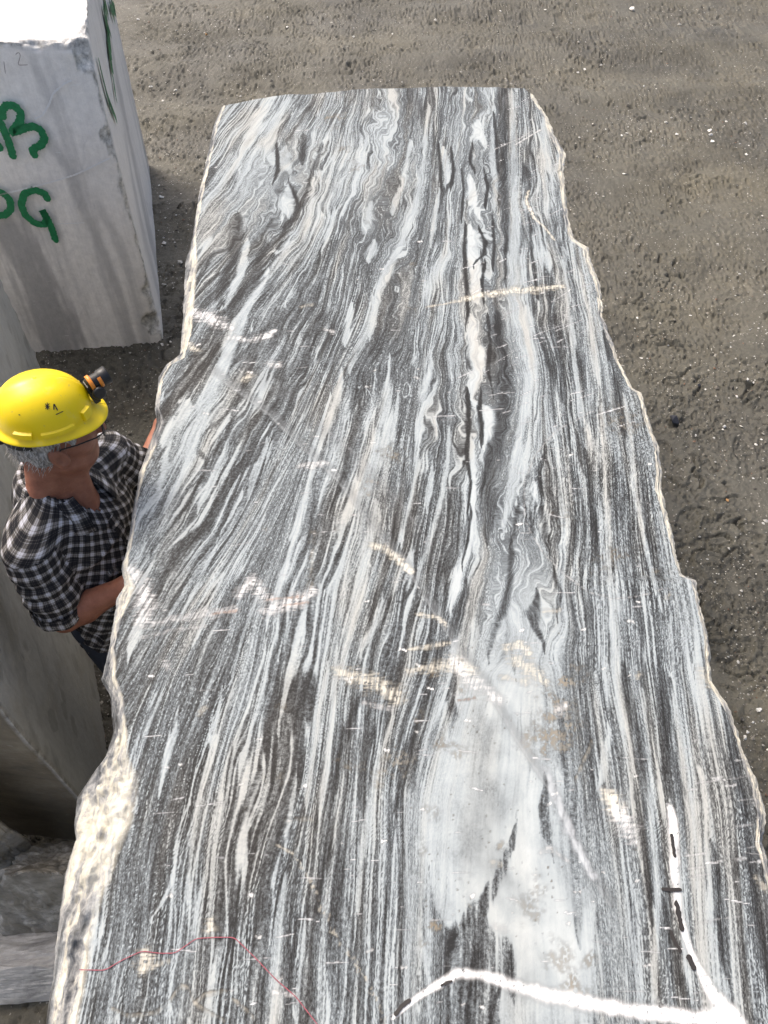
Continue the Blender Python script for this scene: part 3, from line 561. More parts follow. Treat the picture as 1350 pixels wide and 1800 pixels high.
for k, (L, w_) in enumerate([([(1180,1466),(1183,1490),(1186,1508)], .0032), ([(1188,1584),(1193,1610),(1199,1638)], .0044), ([(1209,1678),(1214,1692),(1221,1706)], .0048), ([(1162,1563),(1180,1565),(1198,1564)], .0034),
                          ([(1178,1636),(1185,1655),(1197,1675)], .0034), ([(694,1786),(705,1770),(722,1757)], .0036), ([(774,1733),(795,1724)], .0022)]):
    r = ribbon('marker_stroke', on_top(L), w_, (0, 0, 1), m_blk, main_block, .0024, 20 + k, .45, .002)

# ------------------------------------------------------------------ ground
def ground_height(x, y, fine=True):
    h = .030 * fbm2(x * .45, y * .45, 2, 500) + .010 * fbm2(x * 1.7, y * 1.7, 3, 510)
    if fine:
        rough = sstep(-.12, .30, fbm2(x * .9 + 3, y * .9, 2, 520))               # trampled and smooth patches
        gz_ = np.interp(y, [3, 7], [1, .55]); h = h + gz_ * rough * (.012 * fbm2(x * 6.5, y * 6.5, 3, 530) + .009 * fbm2(x * 20, y * 24, 3, 540)) + .004 * fbm2(x * 30, y * 30, 3, 550)
        wx = x + .03 * fbm2(x * 9, y * 9, 2, 560); wy = y + .03 * fbm2(x * 9 + 40, y * 9, 2, 570)
        for sc, sd, dp in ((19.0, 811, .012), (34.0, 821, .008)):                 # trampled flakes and clods
            pm = sstep(.14, .42, perlin2(x * 1.1 + sd, y * 1.5, sd + 3) + .8 * perlin2(x * 3.6, y * 5, sd + 4) + .3 * perlin2(x * 11, y * 13, sd + 5))
            k = pm > .02
            if k.any():
                f1, f2, ci = worley2(wx[k] * sc, wy[k] * sc * 1.2, sd); lift = dp * ((ci - .45) * 1.3 - 1.1 * sstep(.16, .0, f2 - f1) + .35 * (.5 - f1))
                h[k] += pm[k] * lift * gz_[k]
        for sc, sd, dp in ((6.0, 580, .034), (13.0, 590, .024), (24.0, 595, .016)):
            v = np.abs(perlin2(wx * sc, wy * sc * 1.35, sd)); pm = sstep(.05, .30, perlin2(x * 1.4 + sd, y * 1.9, sd + 3) + .7 * perlin2(x * 4.4, y * 6, sd + 4))
            h = h - dp * pm * sstep(.10, .0, v) + dp * .35 * pm * sstep(.28, .10, v) * sstep(.0, .06, v)
    return h
PRINTS = [(1180,805,-80,1),(1205,925,60,1),(1235,955,20,1),(1220,1008,-75,1),(1275,915,20,.7),(1240,830,40,.7),(1310,800,80,.6),(1300,880,-30,.6),(1280,1010,35,.6),(1190,745,10,.7),(1320,960,70,.5),
          (470,128,15,.9),(500,150,-20,.8),(440,140,50,.6),(1100,590,30,.5),(1320,640,10,.5),(1150,640,70,.5),(250,740,60,.4),(1060,520,0,.4),(1290,520,30,.5),(1240,450,60,.4),(1330,1080,10,.7),(1300,1150,60,.6),(1330,1180,-40,.6),(900,80,10,.7),(960,85,-20,.6),(240,690,10,.4)]
def build_ground():
    def axis(a, b, f, far):
        v = [a]
        while v[-1] < b: v.append(v[-1] + f(v[-1]))
        up = [v[-1]]; dn = [v[0]]; st = .05
        while up[-1] < far: up.append(up[-1] + st); dn.append(dn[-1] - st); st *= 1.45
        return np.array(dn[:0:-1] + v + up[1:])
    xs = axis(-2.5, 4.7, lambda v: np.interp(v, [-2.5, -1.4, .9, 1.1, 2.3, 4.7], [.016, .011, .011, .0082, .0085, .014]), 320); ys = axis(.25, 10.2, lambda v: np.interp(v, [.3, .9, 3.0, 5, 10], [.012, .0085, .0095, .018, .034]), 320)
    X, Y = np.meshgrid(xs, ys); sh = X.shape
    x = X.ravel(); y = Y.ravel()
    z = ground_height(x, y, False)
    m = (x > -3) & (x < 5.2) & (y > -.2) & (y < 11)
    z[m] = ground_height(x[m], y[m], True)
    wet = np.zeros_like(x)
    for i, (px, py, ang, dp) in enumerate(PRINTS):                   # boot prints
        cx, cy = at(px, py, 0); c, s = math.cos(math.radians(ang)), math.sin(math.radians(ang))
        k = np.where((np.abs(x - cx) < .24) & (np.abs(y - cy) < .24))[0]
        a = (x[k] - cx) * c + (y[k] - cy) * s; b = -(x[k] - cx) * s + (y[k] - cy) * c
        d = np.minimum(np.hypot((a - .055) / .095, b / .052), np.hypot((a + .085) / .058, b / .040)) + .12 * fbm2(x[k] * 30, y[k] * 30, 2, 600 + i)
        ins = sstep(1.08, .92, d)
        tread = (np.abs(((a + .4 * np.abs(b)) / .026) % 1 - .5) < .13) | (np.abs(b) < .004)
        z[k] += dp * .7 * (ins * (-.020 + .010 * tread) + .006 * sstep(1.35, 1.12, d) * sstep(.95, 1.08, d))
        wet[k] = np.maximum(wet[k], ins * .5 * dp)
    for (px, py) in [(925,32),(985,30),(1040,34),(1100,38),(1160,42),(1225,48),(1290,55),(980,60),(1050,70),(870,28),(810,24)]:       # tyre lug prints
        cx, cy = at(px, py, 0); k = np.where((np.abs(x - cx) < .22) & (np.abs(y - cy) < .25))[0]
        a = x[k] - cx; b = y[k] - cy - .5 * a; d = np.maximum(np.abs(a) / .06, np.abs(b) / .15) + .25 * fbm2(x[k] * 12, y[k] * 12, 2, 650)
        z[k] += -.014 * sstep(1.1, .7, d) + .006 * sstep(1.5, 1.15, d) * sstep(.9, 1.1, d)
    # shallow ruts left by a loader, running left to right in the distance
    for yc, w_, dp in ((7.6, .30, .03), (5.2, .22, .014), (8.9, .3, .02)):
        d = (y - yc - .10 * x + .15 * fbm2(x * .7, 0 * x + yc, 2, 670)) / w_
        z[m] += (-dp * np.exp(-d ** 2) + dp * .6 * np.exp(-((np.abs(d) - 1.7) / .5) ** 2))[m]
    damp = sstep(-.05, .35, fbm2(x * .9 + 3, y * .9, 2, 520) + .5 * fbm2(x * 3.5, y * 4.5, 3, 523)); me = mesh_np('ground', np.stack([x, y, z], 1), grid_quads(*sh)); attr(me, 'wet', 'FLOAT', wet); attr(me, 'damp', 'FLOAT', damp)
    t = NT('quarry_mud'); co = t.objco()
    big = t.noise(co, .55, 3, .6); mid = t.noise(co, 3.5, 4, .6); fn = t.noise(co, 24, 4, .65); grit = t.noise(co, 210, 2, .7)
    c = t.ramp(big, [(.30, (.055, .052, .041)), (.52, (.073, .0685, .0525)), (.72, (.098, .089, .063))])
    c = t.mix(1.0, c, t.math('MULTIPLY_ADD', mid, .5, .75), 'MULTIPLY')
    c = t.mix(1.0, c, t.math('MULTIPLY_ADD', fn, .7, .65), 'MULTIPLY'); c = t.mix(1.0, c, t.math('MULTIPLY_ADD', t.attr('damp', 'Fac'), -.30, 1.16), 'MULTIPLY')
    vo = t.n('TexVoronoi'); t.l(co, vo.inputs['Vector']); vo.inputs['Scale'].default_value = 95; vo.inputs['Randomness'].default_value = 1.0
    sel = t.math('GREATER_THAN', t.n('SeparateColor').outputs[0], .5)
    sep = t.n('SeparateColor'); t.l(vo.outputs['Color'], sep.inputs[0])
    clus = t.ramp(t.noise(co, 2.2, 4, .65, .4), [(.46, 0), (.66, 1)])
    inside = t.math('LESS_THAN', vo.outputs['Distance'], t.math('MULTIPLY_ADD', sep.outputs[2], .30, .12))
    peb = t.math('MULTIPLY', inside, t.math('GREATER_THAN', t.math('ADD', sep.outputs[0], t.math('MULTIPLY', clus, .38)), .93))
    pc = t.ramp(sep.outputs[1], [(0, (.05, .047, .042)), (.3, (.16, .145, .12)), (.55, (.30, .285, .25)), (.8, (.55, .54, .50)), (1, (.22, .12, .07))], 'CONSTANT')
    c = t.mix(t.math('MULTIPLY', peb, .85), c, pc)
    dark = t.math('MULTIPLY', t.math('LESS_THAN', grit, .36), clus)
    c = t.mix(t.math('MULTIPLY', dark, .45), c, (.045, .04, .034, 1))
    h = t.math('ADD', t.math('MULTIPLY', fn, 2.0), t.math('MULTIPLY', grit, .4))
    t.bump(h, .7, .010)
    rg = t.ramp(t.noise(co, 1.3, 4, .65), [(.35, .46), (.62, .74)])
    rg = t.math('SUBTRACT', rg, t.math('MULTIPLY', t.attr('wet', 'Fac'), .12))
    mat = t.set(Base_Color=c, Roughness=rg, Specular_IOR_Level=.42)
    return obj('ground', me, mat, kind='structure')
ground = build_ground()

# ------------------------------------------------------------------ marble of the other blocks
def marble_mat(name, white, vein, rot, scale=2.2, amount=1.0, rough=.5, stain=(.42, .36, .26), stain_amt=.35, band=(1, 1, 1), shift=0.0, spots=0.0):
    t = NT(name); co = t.objco(); m = t.mapping(co, band, rot)
    warp = t.noise(m, 1.6, 4, .6)
    nd = t.n('VectorMath', operation='MULTIPLY_ADD'); cv = t.n('CombineXYZ'); t.l(warp, cv.inputs[0]); t.l(warp, cv.inputs[1])
    t.l(cv.outputs[0], nd.inputs[0]); nd.inputs[1].default_value = (.42, .08, 0); t.l(m, nd.inputs[2])
    st = t.mapping(nd.outputs[0], (scale * 2.2, .42, .6))
    v1 = t.noise(st, 1.6, 5, .62); v2 = t.noise(t.mapping(nd.outputs[0], (scale * 11, 1.1, 1.2)), 1.5, 4, .6); v3 = t.noise(co, 5.5, 6, .68, .3)
    s = t.math('ADD', t.math('MULTIPLY', v1, .85), t.math('ADD', t.math('MULTIPLY', v2, .28), t.math('MULTIPLY', v3, .22)))
    c = t.ramp(s, [(.50 - .04 * amount - shift, vein), (.60 - shift, tuple(.45 * a + .55 * b for a, b in zip(vein, white))), (.69 - shift, tuple(.12 * a + .88 * b for a, b in zip(vein, white))), (.80 - shift, white)])
    c = t.mix(t.attr('vein', 'Fac'), c, (*[q * .62 for q in vein], 1))
    wz = t.noise(t.mapping(co, (1, 1, 2.5)), 4, 5, .7, .6); c = t.mix(t.math('MULTIPLY', t.attr('weather', 'Fac'), .85), c, t.ramp(wz, [(.3, (.085, .07, .045)), (.52, (.17, .135, .085)), (.72, (.27, .235, .17))]))
    sn = t.ramp(t.noise(co, 2.6, 5, .7, .5), [(.52, 0), (.74, 1)])
    c = t.mix(t.math('MULTIPLY', sn, stain_amt), c, (*stain, 1))
    if spots:
        vo = t.n('TexVoronoi'); t.l(co, vo.inputs['Vector']); vo.inputs['Scale'].default_value = 9; sp3 = t.n('SeparateColor'); t.l(vo.outputs['Color'], sp3.inputs[0])
        rr = t.math('MULTIPLY', t.math('MULTIPLY', sp3.outputs[0], sp3.outputs[0]), .42); dsp = t.math('ADD', vo.outputs['Distance'], t.math('MULTIPLY', t.math('SUBTRACT', t.noise(co, 40, 3), .5), .3))
        nd2 = t.n('MapRange'); nd2.interpolation_type = 'SMOOTHSTEP'; t.l(t.math('SUBTRACT', dsp, rr), nd2.inputs[0]); nd2.inputs[1].default_value = -.02; nd2.inputs[2].default_value = .10; nd2.inputs[3].default_value = spots; nd2.inputs[4].default_value = 0
        c = t.mix(nd2.outputs[0], c, (.09, .088, .075, 1))
    edge = t.attr('edge', 'Fac'); en = t.noise(co, 30, 5, .7)
    ec = t.ramp(en, [(.35, (.20, .20, .19)), (.55, (.55, .545, .52)), (.7, (.80, .79, .75))])
    c = t.mix(t.math('MULTIPLY', edge, .9), c, ec)
    g = t.noise(co, 420, 2, .7); c = t.mix(1.0, c, t.math('MULTIPLY_ADD', g, .30, .85), 'MULTIPLY')
    mo = t.noise(co, 26, 6, .75, .3); c = t.mix(1.0, c, t.math('MULTIPLY_ADD', mo, .55, .73), 'MULTIPLY')
    saw = t.noise(t.mapping(co, (70, 70, 1.5)), 1.0, 3, .6); c = t.mix(1.0, c, t.math('MULTIPLY_ADD', saw, .22, .89), 'MULTIPLY')
    # white saw scratches
    sc = t.noise(t.mapping(co, (1.2, 60, 60), (.1, .22, .3)), 2.0, 2, .5); c = t.mix(t.math('MULTIPLY', t.math('GREATER_THAN', sc, .735), .5), c, (.82, .83, .83, 1))
    t.bump(t.math('ADD', t.math('MULTIPLY', t.noise(co, 40, 5, .65), 1.0), t.math('MULTIPLY', t.math('MULTIPLY', en, edge), 2.5)), .5, .005)
    return t.set(Base_Color=c, Roughness=rough, Specular_IOR_Level=.35)
def hexa_block(C, n, chip, seed, rough=.004):
    """irregular sawn block from 8 corners (bottom 4 then top 4, counter-clockwise), arrises chipped"""
    C = np.array(C, float); nx, ny, nz = n
    Vs, Qs, off = [], [], 0
    def face(fn, na, nb):
        nonlocal off
        a, b = np.meshgrid(np.linspace(0, 1, na), np.linspace(0, 1, nb)); V = fn(a.ravel(), b.ravel())
        Vs.append(V); Qs.append(grid_quads(nb, na, off)); off += len(V)
    o = lambda a: np.zeros_like(a); e = lambda a: np.ones_like(a)
    face(lambda a, b: np.stack([a, o(a), b], 1), nx, nz); face(lambda a, b: np.stack([1 - a, e(a), b], 1), nx, nz)
    face(lambda a, b: np.stack([o(a), 1 - a, b], 1), ny, nz); face(lambda a, b: np.stack([e(a), a, b], 1), ny, nz)
    face(lambda a, b: np.stack([a, b, e(a)], 1), nx, ny); face(lambda a, b: np.stack([a, 1 - b, o(a)], 1), nx, ny)
    P = np.concatenate(Vs)
    w = P[:, :1]; v = P[:, 1:2]; h = P[:, 2:3]
    bot = C[0] * (1 - w) * (1 - v) + C[1] * w * (1 - v) + C[2] * w * v + C[3] * (1 - w) * v
    top = C[4] * (1 - w) * (1 - v) + C[5] * w * (1 - v) + C[6] * w * v + C[7] * (1 - w) * v
    W = bot * (1 - h) + top * h
    size = np.array([np.linalg.norm(C[1] - C[0]), np.linalg.norm(C[3] - C[0]), np.linalg.norm(C[4] - C[0])])
    de = np.minimum(P, 1 - P) * size; ds = np.sort(de, axis=1); ed = np.hypot(ds[:, 0], ds[:, 1])     # distance to the nearest arris
    cn = fbm3(W * 3.3, 4, seed); reach = chip * np.clip(.25 + 2.6 * np.clip(cn, 0, 1) ** 1.3 + .5 * fbm3(W * 14, 3, seed + 5), .06, 3)
    k = np.clip(1 - ed / reach, 0, 1); cen = C.mean(0)
    # pull arrises in, along both face normals
    dirv = np.zeros_like(W); ax = [(C[1] - C[0]), (C[3] - C[0]), (C[4] - C[0])]
    for i in range(3):
        u = ax[i] / np.linalg.norm(ax[i]); near0 = sstep(1, 0, P[:, i] * size[i] / reach); near1 = sstep(1, 0, (1 - P[:, i]) * size[i] / reach)
        dirv += u[None] * (near0 - near1)[:, None]
    W = W + dirv * (reach * .42 * k)[:, None]
    W += fbm3(W * 2.2, 3, seed + 9)[:, None] * rough * 2 + fbm3(W * 30, 3, seed + 19)[:, None] * (.001 + .010 * k)[:, None] * np.sign(dirv + 1e-9)
    return W, np.concatenate(Qs), np.clip(k * 2.6, 0, 1), P
def block(name, C, n, chip, seed, mat, label, cat='marble block', rough=.004, bites=(), veins=(), weather=None):
    W, Q, k, P = hexa_block(C, n, chip, seed, rough); cen = np.mean(np.array(C), 0)
    for (c, r) in bites:                                                   # pieces broken off an arris
        c = np.array(c); dl = W - c; rr = r * (1 + .45 * fbm3(W * 9, 3, seed + 31)); ins = np.linalg.norm(dl, axis=1) < rr
        n_ = cen - c; n_[2] = 0; n_ /= np.linalg.norm(n_); b = dl @ n_; t_ = -b + np.sqrt(np.maximum(b * b - (dl ** 2).sum(1) + rr ** 2, 0))
        W[ins] += n_ * (t_[ins] * .8)[:, None]; k[ins] = 1
    me = mesh_np(name, W, Q); attr(me, 'edge', 'FLOAT', k)
    vn = np.zeros(len(W))
    for (L, hw, am) in veins:                                              # mineral bands on the front, as (x, z) chains
        L = np.array(L); xc = np.interp(W[:, 2], L[::-1, 1] if L[0, 1] > L[-1, 1] else L[:, 1], L[::-1, 0] if L[0, 1] > L[-1, 1] else L[:, 0])
        d = np.abs(W[:, 0] - xc) / hw + .9 * fbm2(W[:, 0] * 26, W[:, 2] * 2.5, 4, seed + 41); zf = sstep(L[:, 1].max() + .12, L[:, 1].max() - .10, W[:, 2])
        vn = np.maximum(vn, am * sstep(1.3, .3, d) * zf)
    attr(me, 'vein', 'FLOAT', vn); attr(me, 'weather', 'FLOAT', (P[:, 1] < .001) * 1.0 if weather else np.zeros(len(W)))
    o = obj(name, me, mat, None, label, cat); recenter(o, (float(np.mean([c[0] for c in C])), float(np.mean([c[1] for c in C])), 0)); return o

# white block with green paint
GA, GB, GC, GD = (-1.36, 3.84), (-1.87, 6.05), (-4.1, 5.75), (-3.4, 3.60)
GH = 1.68
gcorn = [(*GD, -.06), (*GA, -.06), (*GB, -.06), (*GC, -.06), (-3.45, 3.72, GH + .02), (-1.335, 3.86, GH), (-1.845, 6.07, GH + .03), (-4.1, 5.9, GH)]
m_white = marble_mat('white_marble', (.86, .835, .80), (.52, .515, .52), (0, -.32, 0), 1.6, -1.5, .5, (.64, .60, .52), .2, (1, 1, 1), .13)
fo = np.array(gcorn[1]); fu = np.array(gcorn[5]) - fo; fl_ = np.array(gcorn[0]) - fo
fn_ = np.cross(fu, fl_); fn_ /= np.linalg.norm(fn_); fn_ = fn_ if fn_[1] < 0 else -fn_
sn_d = np.array(gcorn[2]) - fo; sn_ = np.cross(fu, sn_d); sn_ /= np.linalg.norm(sn_); sn_ = sn_ if sn_[0] > 0 else -sn_
def on_plane(L, p0, nrm):
    out = []
    for (px, py) in L:
        a, b, c = ray(px, py); d = np.array([a, b, c], float); o_ = np.array([0, 0, CAMH]); t_ = np.dot(p0 - o_, nrm) / np.dot(d, nrm); out.append(o_ + d * t_)
    return np.array(out)
zm = lambda L: [(a / 2.813, b / 2.813) for a, b in L]
vz = lambda L: on_plane(zm(L), fo, fn_)[:, [0, 2]]
white_block = block('painted_marble_block', gcorn, (200, 110, 120), .05, 41, m_white, 'tall white marble block with green painted letters and bright top', rough=.0015,
    bites=[(on_plane([(137, 66)], fo, fn_)[0] + np.array((.05, -.05, .02)), .13), (on_plane([(143, 95)], fo, fn_)[0] + np.array((.045, -.04, 0)), .10), (on_plane([(190, 238)], fo, fn_)[0] + np.array((.03, -.03, 0)), .075), (on_plane([(196, 262)], fo, fn_)[0] + np.array((.03, -.04, 0)), .062), (on_plane([(222, 350)], fo, fn_)[0] + np.array((.03, -.03, 0)), .05), (on_plane([(263, 520)], fo, fn_)[0] + np.array((.03, -.03, 0)), .06), (on_plane([(272, 570)], fo, fn_)[0] + np.array((.03, -.035, 0)), .10), (on_plane([(60, 66)], fo, fn_)[0] + np.array((0, -.04, .03)), .06), (on_plane([(100, 64)], fo, fn_)[0] + np.array((0, -.03, .02)), .05)],
    veins=[(vz([(-30,1040),(60,1200),(170,1400),(260,1580),(330,1760)]), .16, .85), (vz([(240,700),(350,850),(420,1050),(500,1250),(580,1450),(660,1720)]), .035, .5), (vz([(470,1000),(560,1150),(640,1350),(700,1600)]), .03, .38), (vz([(140,270),(230,450),(300,640),(330,760)]), .028, .35), (vz([(240,330),(330,620),(390,850)]), .02, .25), (vz([(-60,950),(60,1150),(180,1500),(240,1760)]), .26, .35)])
# grey block behind the man
hcorn = [(-2.3, 1.02, -.06), (-.985, .86, -.06), (-1.86, 3.28, -.06), (-3.1, 3.0, -.06), (-2.3, 1.03, 1.52), (-1.0, .88, 1.52), (-1.88, 3.27, 1.52), (-3.1, 3.0, 1.52)]
m_grey = marble_mat('grey_marble', (.47, .48, .465), (.14, .145, .14), (0, .5, .2), 1.2, .6, .42, (.26, .22, .14), .45, (1, 1, 1), .05, .28)
grey_block = block('grey_marble_block', hcorn, (70, 110, 70), .035, 57, m_grey, 'smooth grey marble block standing close behind the man', weather=True)

# ---- paint on the white block
m_green = plain('green_paint', (.014, .20, .075), .5, .4, .5, 55)
FR = [('painted_letter', [zm([(-60,660),(-20,700),(10,745)]), zm([(-10,575),(20,640),(45,700),(70,785)]), zm([(18,590),(10,545),(35,515),(75,520),(105,555),(100,600),(65,640),(60,655),(110,635),(165,620),(205,640),(222,680),(205,715),(160,735),(178,780)])], 'green painted letter shaped like a B or 13'),
      ('painted_letter', [zm([(-70,960),(-30,945),(15,950),(50,985),(55,1030),(30,1060),(-20,1065),(-70,1040)])], 'green painted round letter, cut by the left edge'),
      ('painted_letter', [zm([(240,995),(225,955),(170,935),(120,955),(105,1010),(125,1060),(170,1100),(215,1110),(235,1080),(205,1030),(240,1090),(262,1140),(275,1185),(290,1192)])], 'green painted letter G')]
def multi_ribbon(name, strokes, hw, nrm, p0, mat, parent, label, rough=.35, lift=.006):
    """one letter = one mesh: build each stroke, then join their data"""
    V, Q, off = [], [], 0
    for i, L in enumerate(strokes):
        P = on_plane(L, p0, nrm); o_ = ribbon('tmp', P, hw, nrm, None, None, lift + .0006 * i, 31 + i, rough, .006); me = o_.data
        v = np.zeros(len(me.vertices) * 3, np.float32); me.vertices.foreach_get('co', v); V.append(v.reshape(-1, 3))
        q = np.array([p.vertices[:] for p in me.polygons]); Q.append(q + off); off += len(me.vertices)
        bpy.data.objects.remove(o_); bpy.data.meshes.remove(me)
    o_ = obj(name, mesh_np(name, np.concatenate(V) - np.array(parent.location), np.concatenate(Q)), mat, parent)
    if label: o_['label'] = label
    return o_
for nm, S, lb in FR: multi_ribbon(nm, S, .0185, fn_, fo, m_green, white_block, lb)
rg_ = random.Random(3)
zig = []
L = []
for k in range(15):
    yb = 0 + k * 36 ; xb = 520 + (yb - 100) * .075
    L += [(xb - 8 + rg_.uniform(-10, 8), yb - 60), (xb + 14 + rg_.uniform(-8, 10), yb + 70)]
zig.append(zm(L[:16])); 
zig.append(zm([(500,20),(515,90),(508,60),(530,190),(520,120),(545,330),(530,260),(550,350),(540,330),(556,420),(560,460),(570,510)]))
zig.append(zm([(475,285),(500,400),(482,320),(520,470),(495,380),(535,530),(510,440),(550,560),(530,500),(568,598)]))
zig.append(zm([(545,-40),(560,40),(540,0),(565,70),(535,30),(560,110)]))
multi_ribbon('painted_scribble', zig, .022, sn_, fo, m_green, white_block, 'green zigzag scribble on the side face', .3, .009)
m_faint = plain('faint_pencil', (.36, .31, .30), .7, .2, .3, 100)
for S in (zm([(20,300),(28,362)]), zm([(78,268),(92,252),(104,268),(88,320),(140,318)])): multi_ribbon('pencil_stroke', [S], .0016, fn_, fo, m_faint, white_block, None, .3)
m_vein = plain('calcite_vein', (.82, .82, .82), .5, .3, .15, 90)
multi_ribbon('calcite_vein', [zm([(0,960),(150,925),(280,890),(370,862),(450,825),(545,778)])], .0042, fn_, fo, m_vein, white_block, 'long white calcite vein across the front', .6, .006)
multi_ribbon('calcite_vein', [zm([(170,585),(210,570),(245,510),(262,460),(320,410),(355,395)])], .0040, fn_, fo, m_vein, white_block, None, .7, .006)
multi_ribbon('calcite_vein', [zm([(275,1105),(420,1098)])], .0024, fn_, fo, m_vein, white_block, None, .6, .006)

# ------------------------------------------------------------------ rough rocks in the bottom left corner
def rock(name, c, r, seed, mat, label, cuts=9, sub=40, lo=.62, amp=.12, rot=0.0, tilt=0.0):
    n = sub; V, Q = [], []
    th, ph = np.meshgrid(np.linspace(0, 2 * np.pi, n * 2 + 1)[:-1], np.linspace(0, np.pi, n + 1))
    P = np.stack([np.sin(ph) * np.cos(th), np.sin(ph) * np.sin(th), np.cos(ph)], -1).reshape(-1, 3)
    nr, nc = n + 1, n * 2
    i = np.arange(n)[:, None] * nc + np.arange(nc)[None]; j = np.arange(n)[:, None] * nc + (np.arange(nc)[None] + 1) % nc
    Q = np.stack([i, i + nc, j + nc, j], -1).reshape(-1, 4)
    rs = np.random.RandomState(seed); R = np.full(len(P), 1.25)
    for _ in range(cuts):                                                   # angular: cut by random planes
        d = rs.randn(3); d /= np.linalg.norm(d); k = P @ d; h = rs.uniform(lo, 1.0)
        R = np.where(k > .05, np.minimum(R, h / np.maximum(k, .05)), R)
    R = R * (1 + amp * fbm3(P * 2.2, 4, seed) + amp * .45 * fbm3(P * 9, 4, seed + 3))
    W = P * R[:, None] * np.array(r)
    M = np.array(Matrix.Rotation(rot, 3, 'Z') @ Matrix.Rotation(tilt, 3, 'X')); W = W @ M.T
    me = mesh_np(name, W, Q, False); attr(me, 'edge', 'FLOAT', np.clip(.25 + fbm3(P * 3, 3, seed + 8), 0, .6))
    o = obj(name, me, mat, None, label, 'boulder'); o.location = c; return o
m_rock = marble_mat('rough_pale_marble', (.50, .48, .43), (.09, .09, .09), (.4, .9, .2), 2.6, 1.0, .7, (.40, .33, .20), .55)
m_rockd = marble_mat('rough_dark_marble', (.22, .21, .18), (.05, .049, .045), (.2, .6, .5), 2.6, 1.0, .75, (.22, .18, .11), .6)
rock('pale_boulder', (-1.42, .76, .52), (.30, .15, .62), 5, m_rock, 'tall pale rough boulder cut off by the left edge', 22, 64, .60, .12, .1)
rock('dark_boulder', (-1.08, .66, .12), (.27, .15, .44), 8, m_rockd, 'dark rough boulder in the shaded gap beside the big block', 26, 64, .58, .16, .3)
scorn = [(-1.75, .30, -.02), (-.88, .40, -.02), (-.86, .54, -.02), (-1.75, .47, -.02), (-1.75, .32, .17), (-.90, .42, .18), (-.88, .53, .20), (-1.75, .46, .20)]
m_slab = marble_mat('streaked_slab_marble', (.50, .495, .48), (.06, .063, .068), (0, 0, 1.30), 3.2, .8, .6, (.28, .25, .18), .45)
oc = rock('marble_offcut', (-1.30, .455, .075), (.50, .105, .125), 91, m_slab, 'long low offcut of streaked white marble on the mud, bottom left', 14, 60, .72, .10, .10); oc['category'] = 'marble offcut'

# ------------------------------------------------------------------ the man in the hard hat
def surf_nets(xs, ys, zs, S):
    """smooth quad surface of the zero level of S sampled on a rectilinear grid"""
    nx, ny, nz = S.shape; ins = S < 0
    cs = sum(ins[a:nx - 1 + a, b:ny - 1 + b, c:nz - 1 + c].astype(np.int8) for a in (0, 1) for b in (0, 1) for c in (0, 1))
    act = (cs > 0) & (cs < 8); I, J, K = np.nonzero(act)
    idx = -np.ones(act.shape, np.int64); idx[I, J, K] = np.arange(len(I))
    corner = [(a, b, c) for a in (0, 1) for b in (0, 1) for c in (0, 1)]
    val = {c: S[I + c[0], J + c[1], K + c[2]] for c in corner}
    pos = {c: np.stack([xs[I + c[0]], ys[J + c[1]], zs[K + c[2]]], 1) for c in corner}
    acc = np.zeros((len(I), 3)); cnt = np.zeros(len(I))
    for c in corner:
        for ax in range(3):
            if c[ax] == 0:
                d = tuple(c[k] + (k == ax) for k in range(3)); va, vb = val[c], val[d]
                m = (va < 0) != (vb < 0); t = np.where(m, va / np.where(m, va - vb, 1), 0)
                acc += np.where(m[:, None], pos[c] + (pos[d] - pos[c]) * t[:, None], 0); cnt += m
    V = acc / cnt[:, None]; Q = []
    for ax in range(3):
        sl0 = [slice(None)] * 3; sl1 = [slice(None)] * 3; sl0[ax] = slice(0, -1); sl1[ax] = slice(1, None)
        a_in = ins[tuple(sl0)]; ch = a_in != ins[tuple(sl1)]
        o1, o2 = [k for k in range(3) if k != ax]
        ii = list(np.nonzero(ch)); ok = (ii[o1] > 0) & (ii[o2] > 0) & (ii[o1] < act.shape[o1]) & (ii[o2] < act.shape[o2])
        ii = [v[ok] for v in ii]
        def cell(d1, d2):
            q = [v.copy() for v in ii]; q[o1] = q[o1] - d1; q[o2] = q[o2] - d2; return idx[q[0], q[1], q[2]]
        q = np.stack([cell(1, 1), cell(0, 1), cell(0, 0), cell(1, 0)], 1); flip = a_in[tuple(ii)]
        if ax == 1: flip = ~flip
        q[~flip] = q[~flip][:, ::-1]; Q.append(q)
    Q = np.concatenate(Q); return V, Q[(Q >= 0).all(1)]
def cap(P, a, b, ra, rb):
    a = np.asarray(a, np.float32); b = np.asarray(b, np.float32); ba = b - a; pa = P - a
    h = np.clip(pa @ ba / (ba @ ba), 0, 1); return np.sqrt(((pa - h[:, None] * ba) ** 2).sum(1)) - (ra + (rb - ra) * h)
def ell(P, c, r):
    p = P - np.asarray(c, np.float32); r = np.asarray(r, np.float32)
    k0 = np.sqrt(((p / r) ** 2).sum(1)); k1 = np.sqrt(((p / r ** 2) ** 2).sum(1)) + 1e-9; return k0 * (k0 - 1) / k1
def smin(a, b, k):
    h = np.clip(.5 + .5 * (b - a) / k, 0, 1); return b + (a - b) * h - k * h * (1 - h)
def smax(a, b, k): return -smin(-a, -b, k)

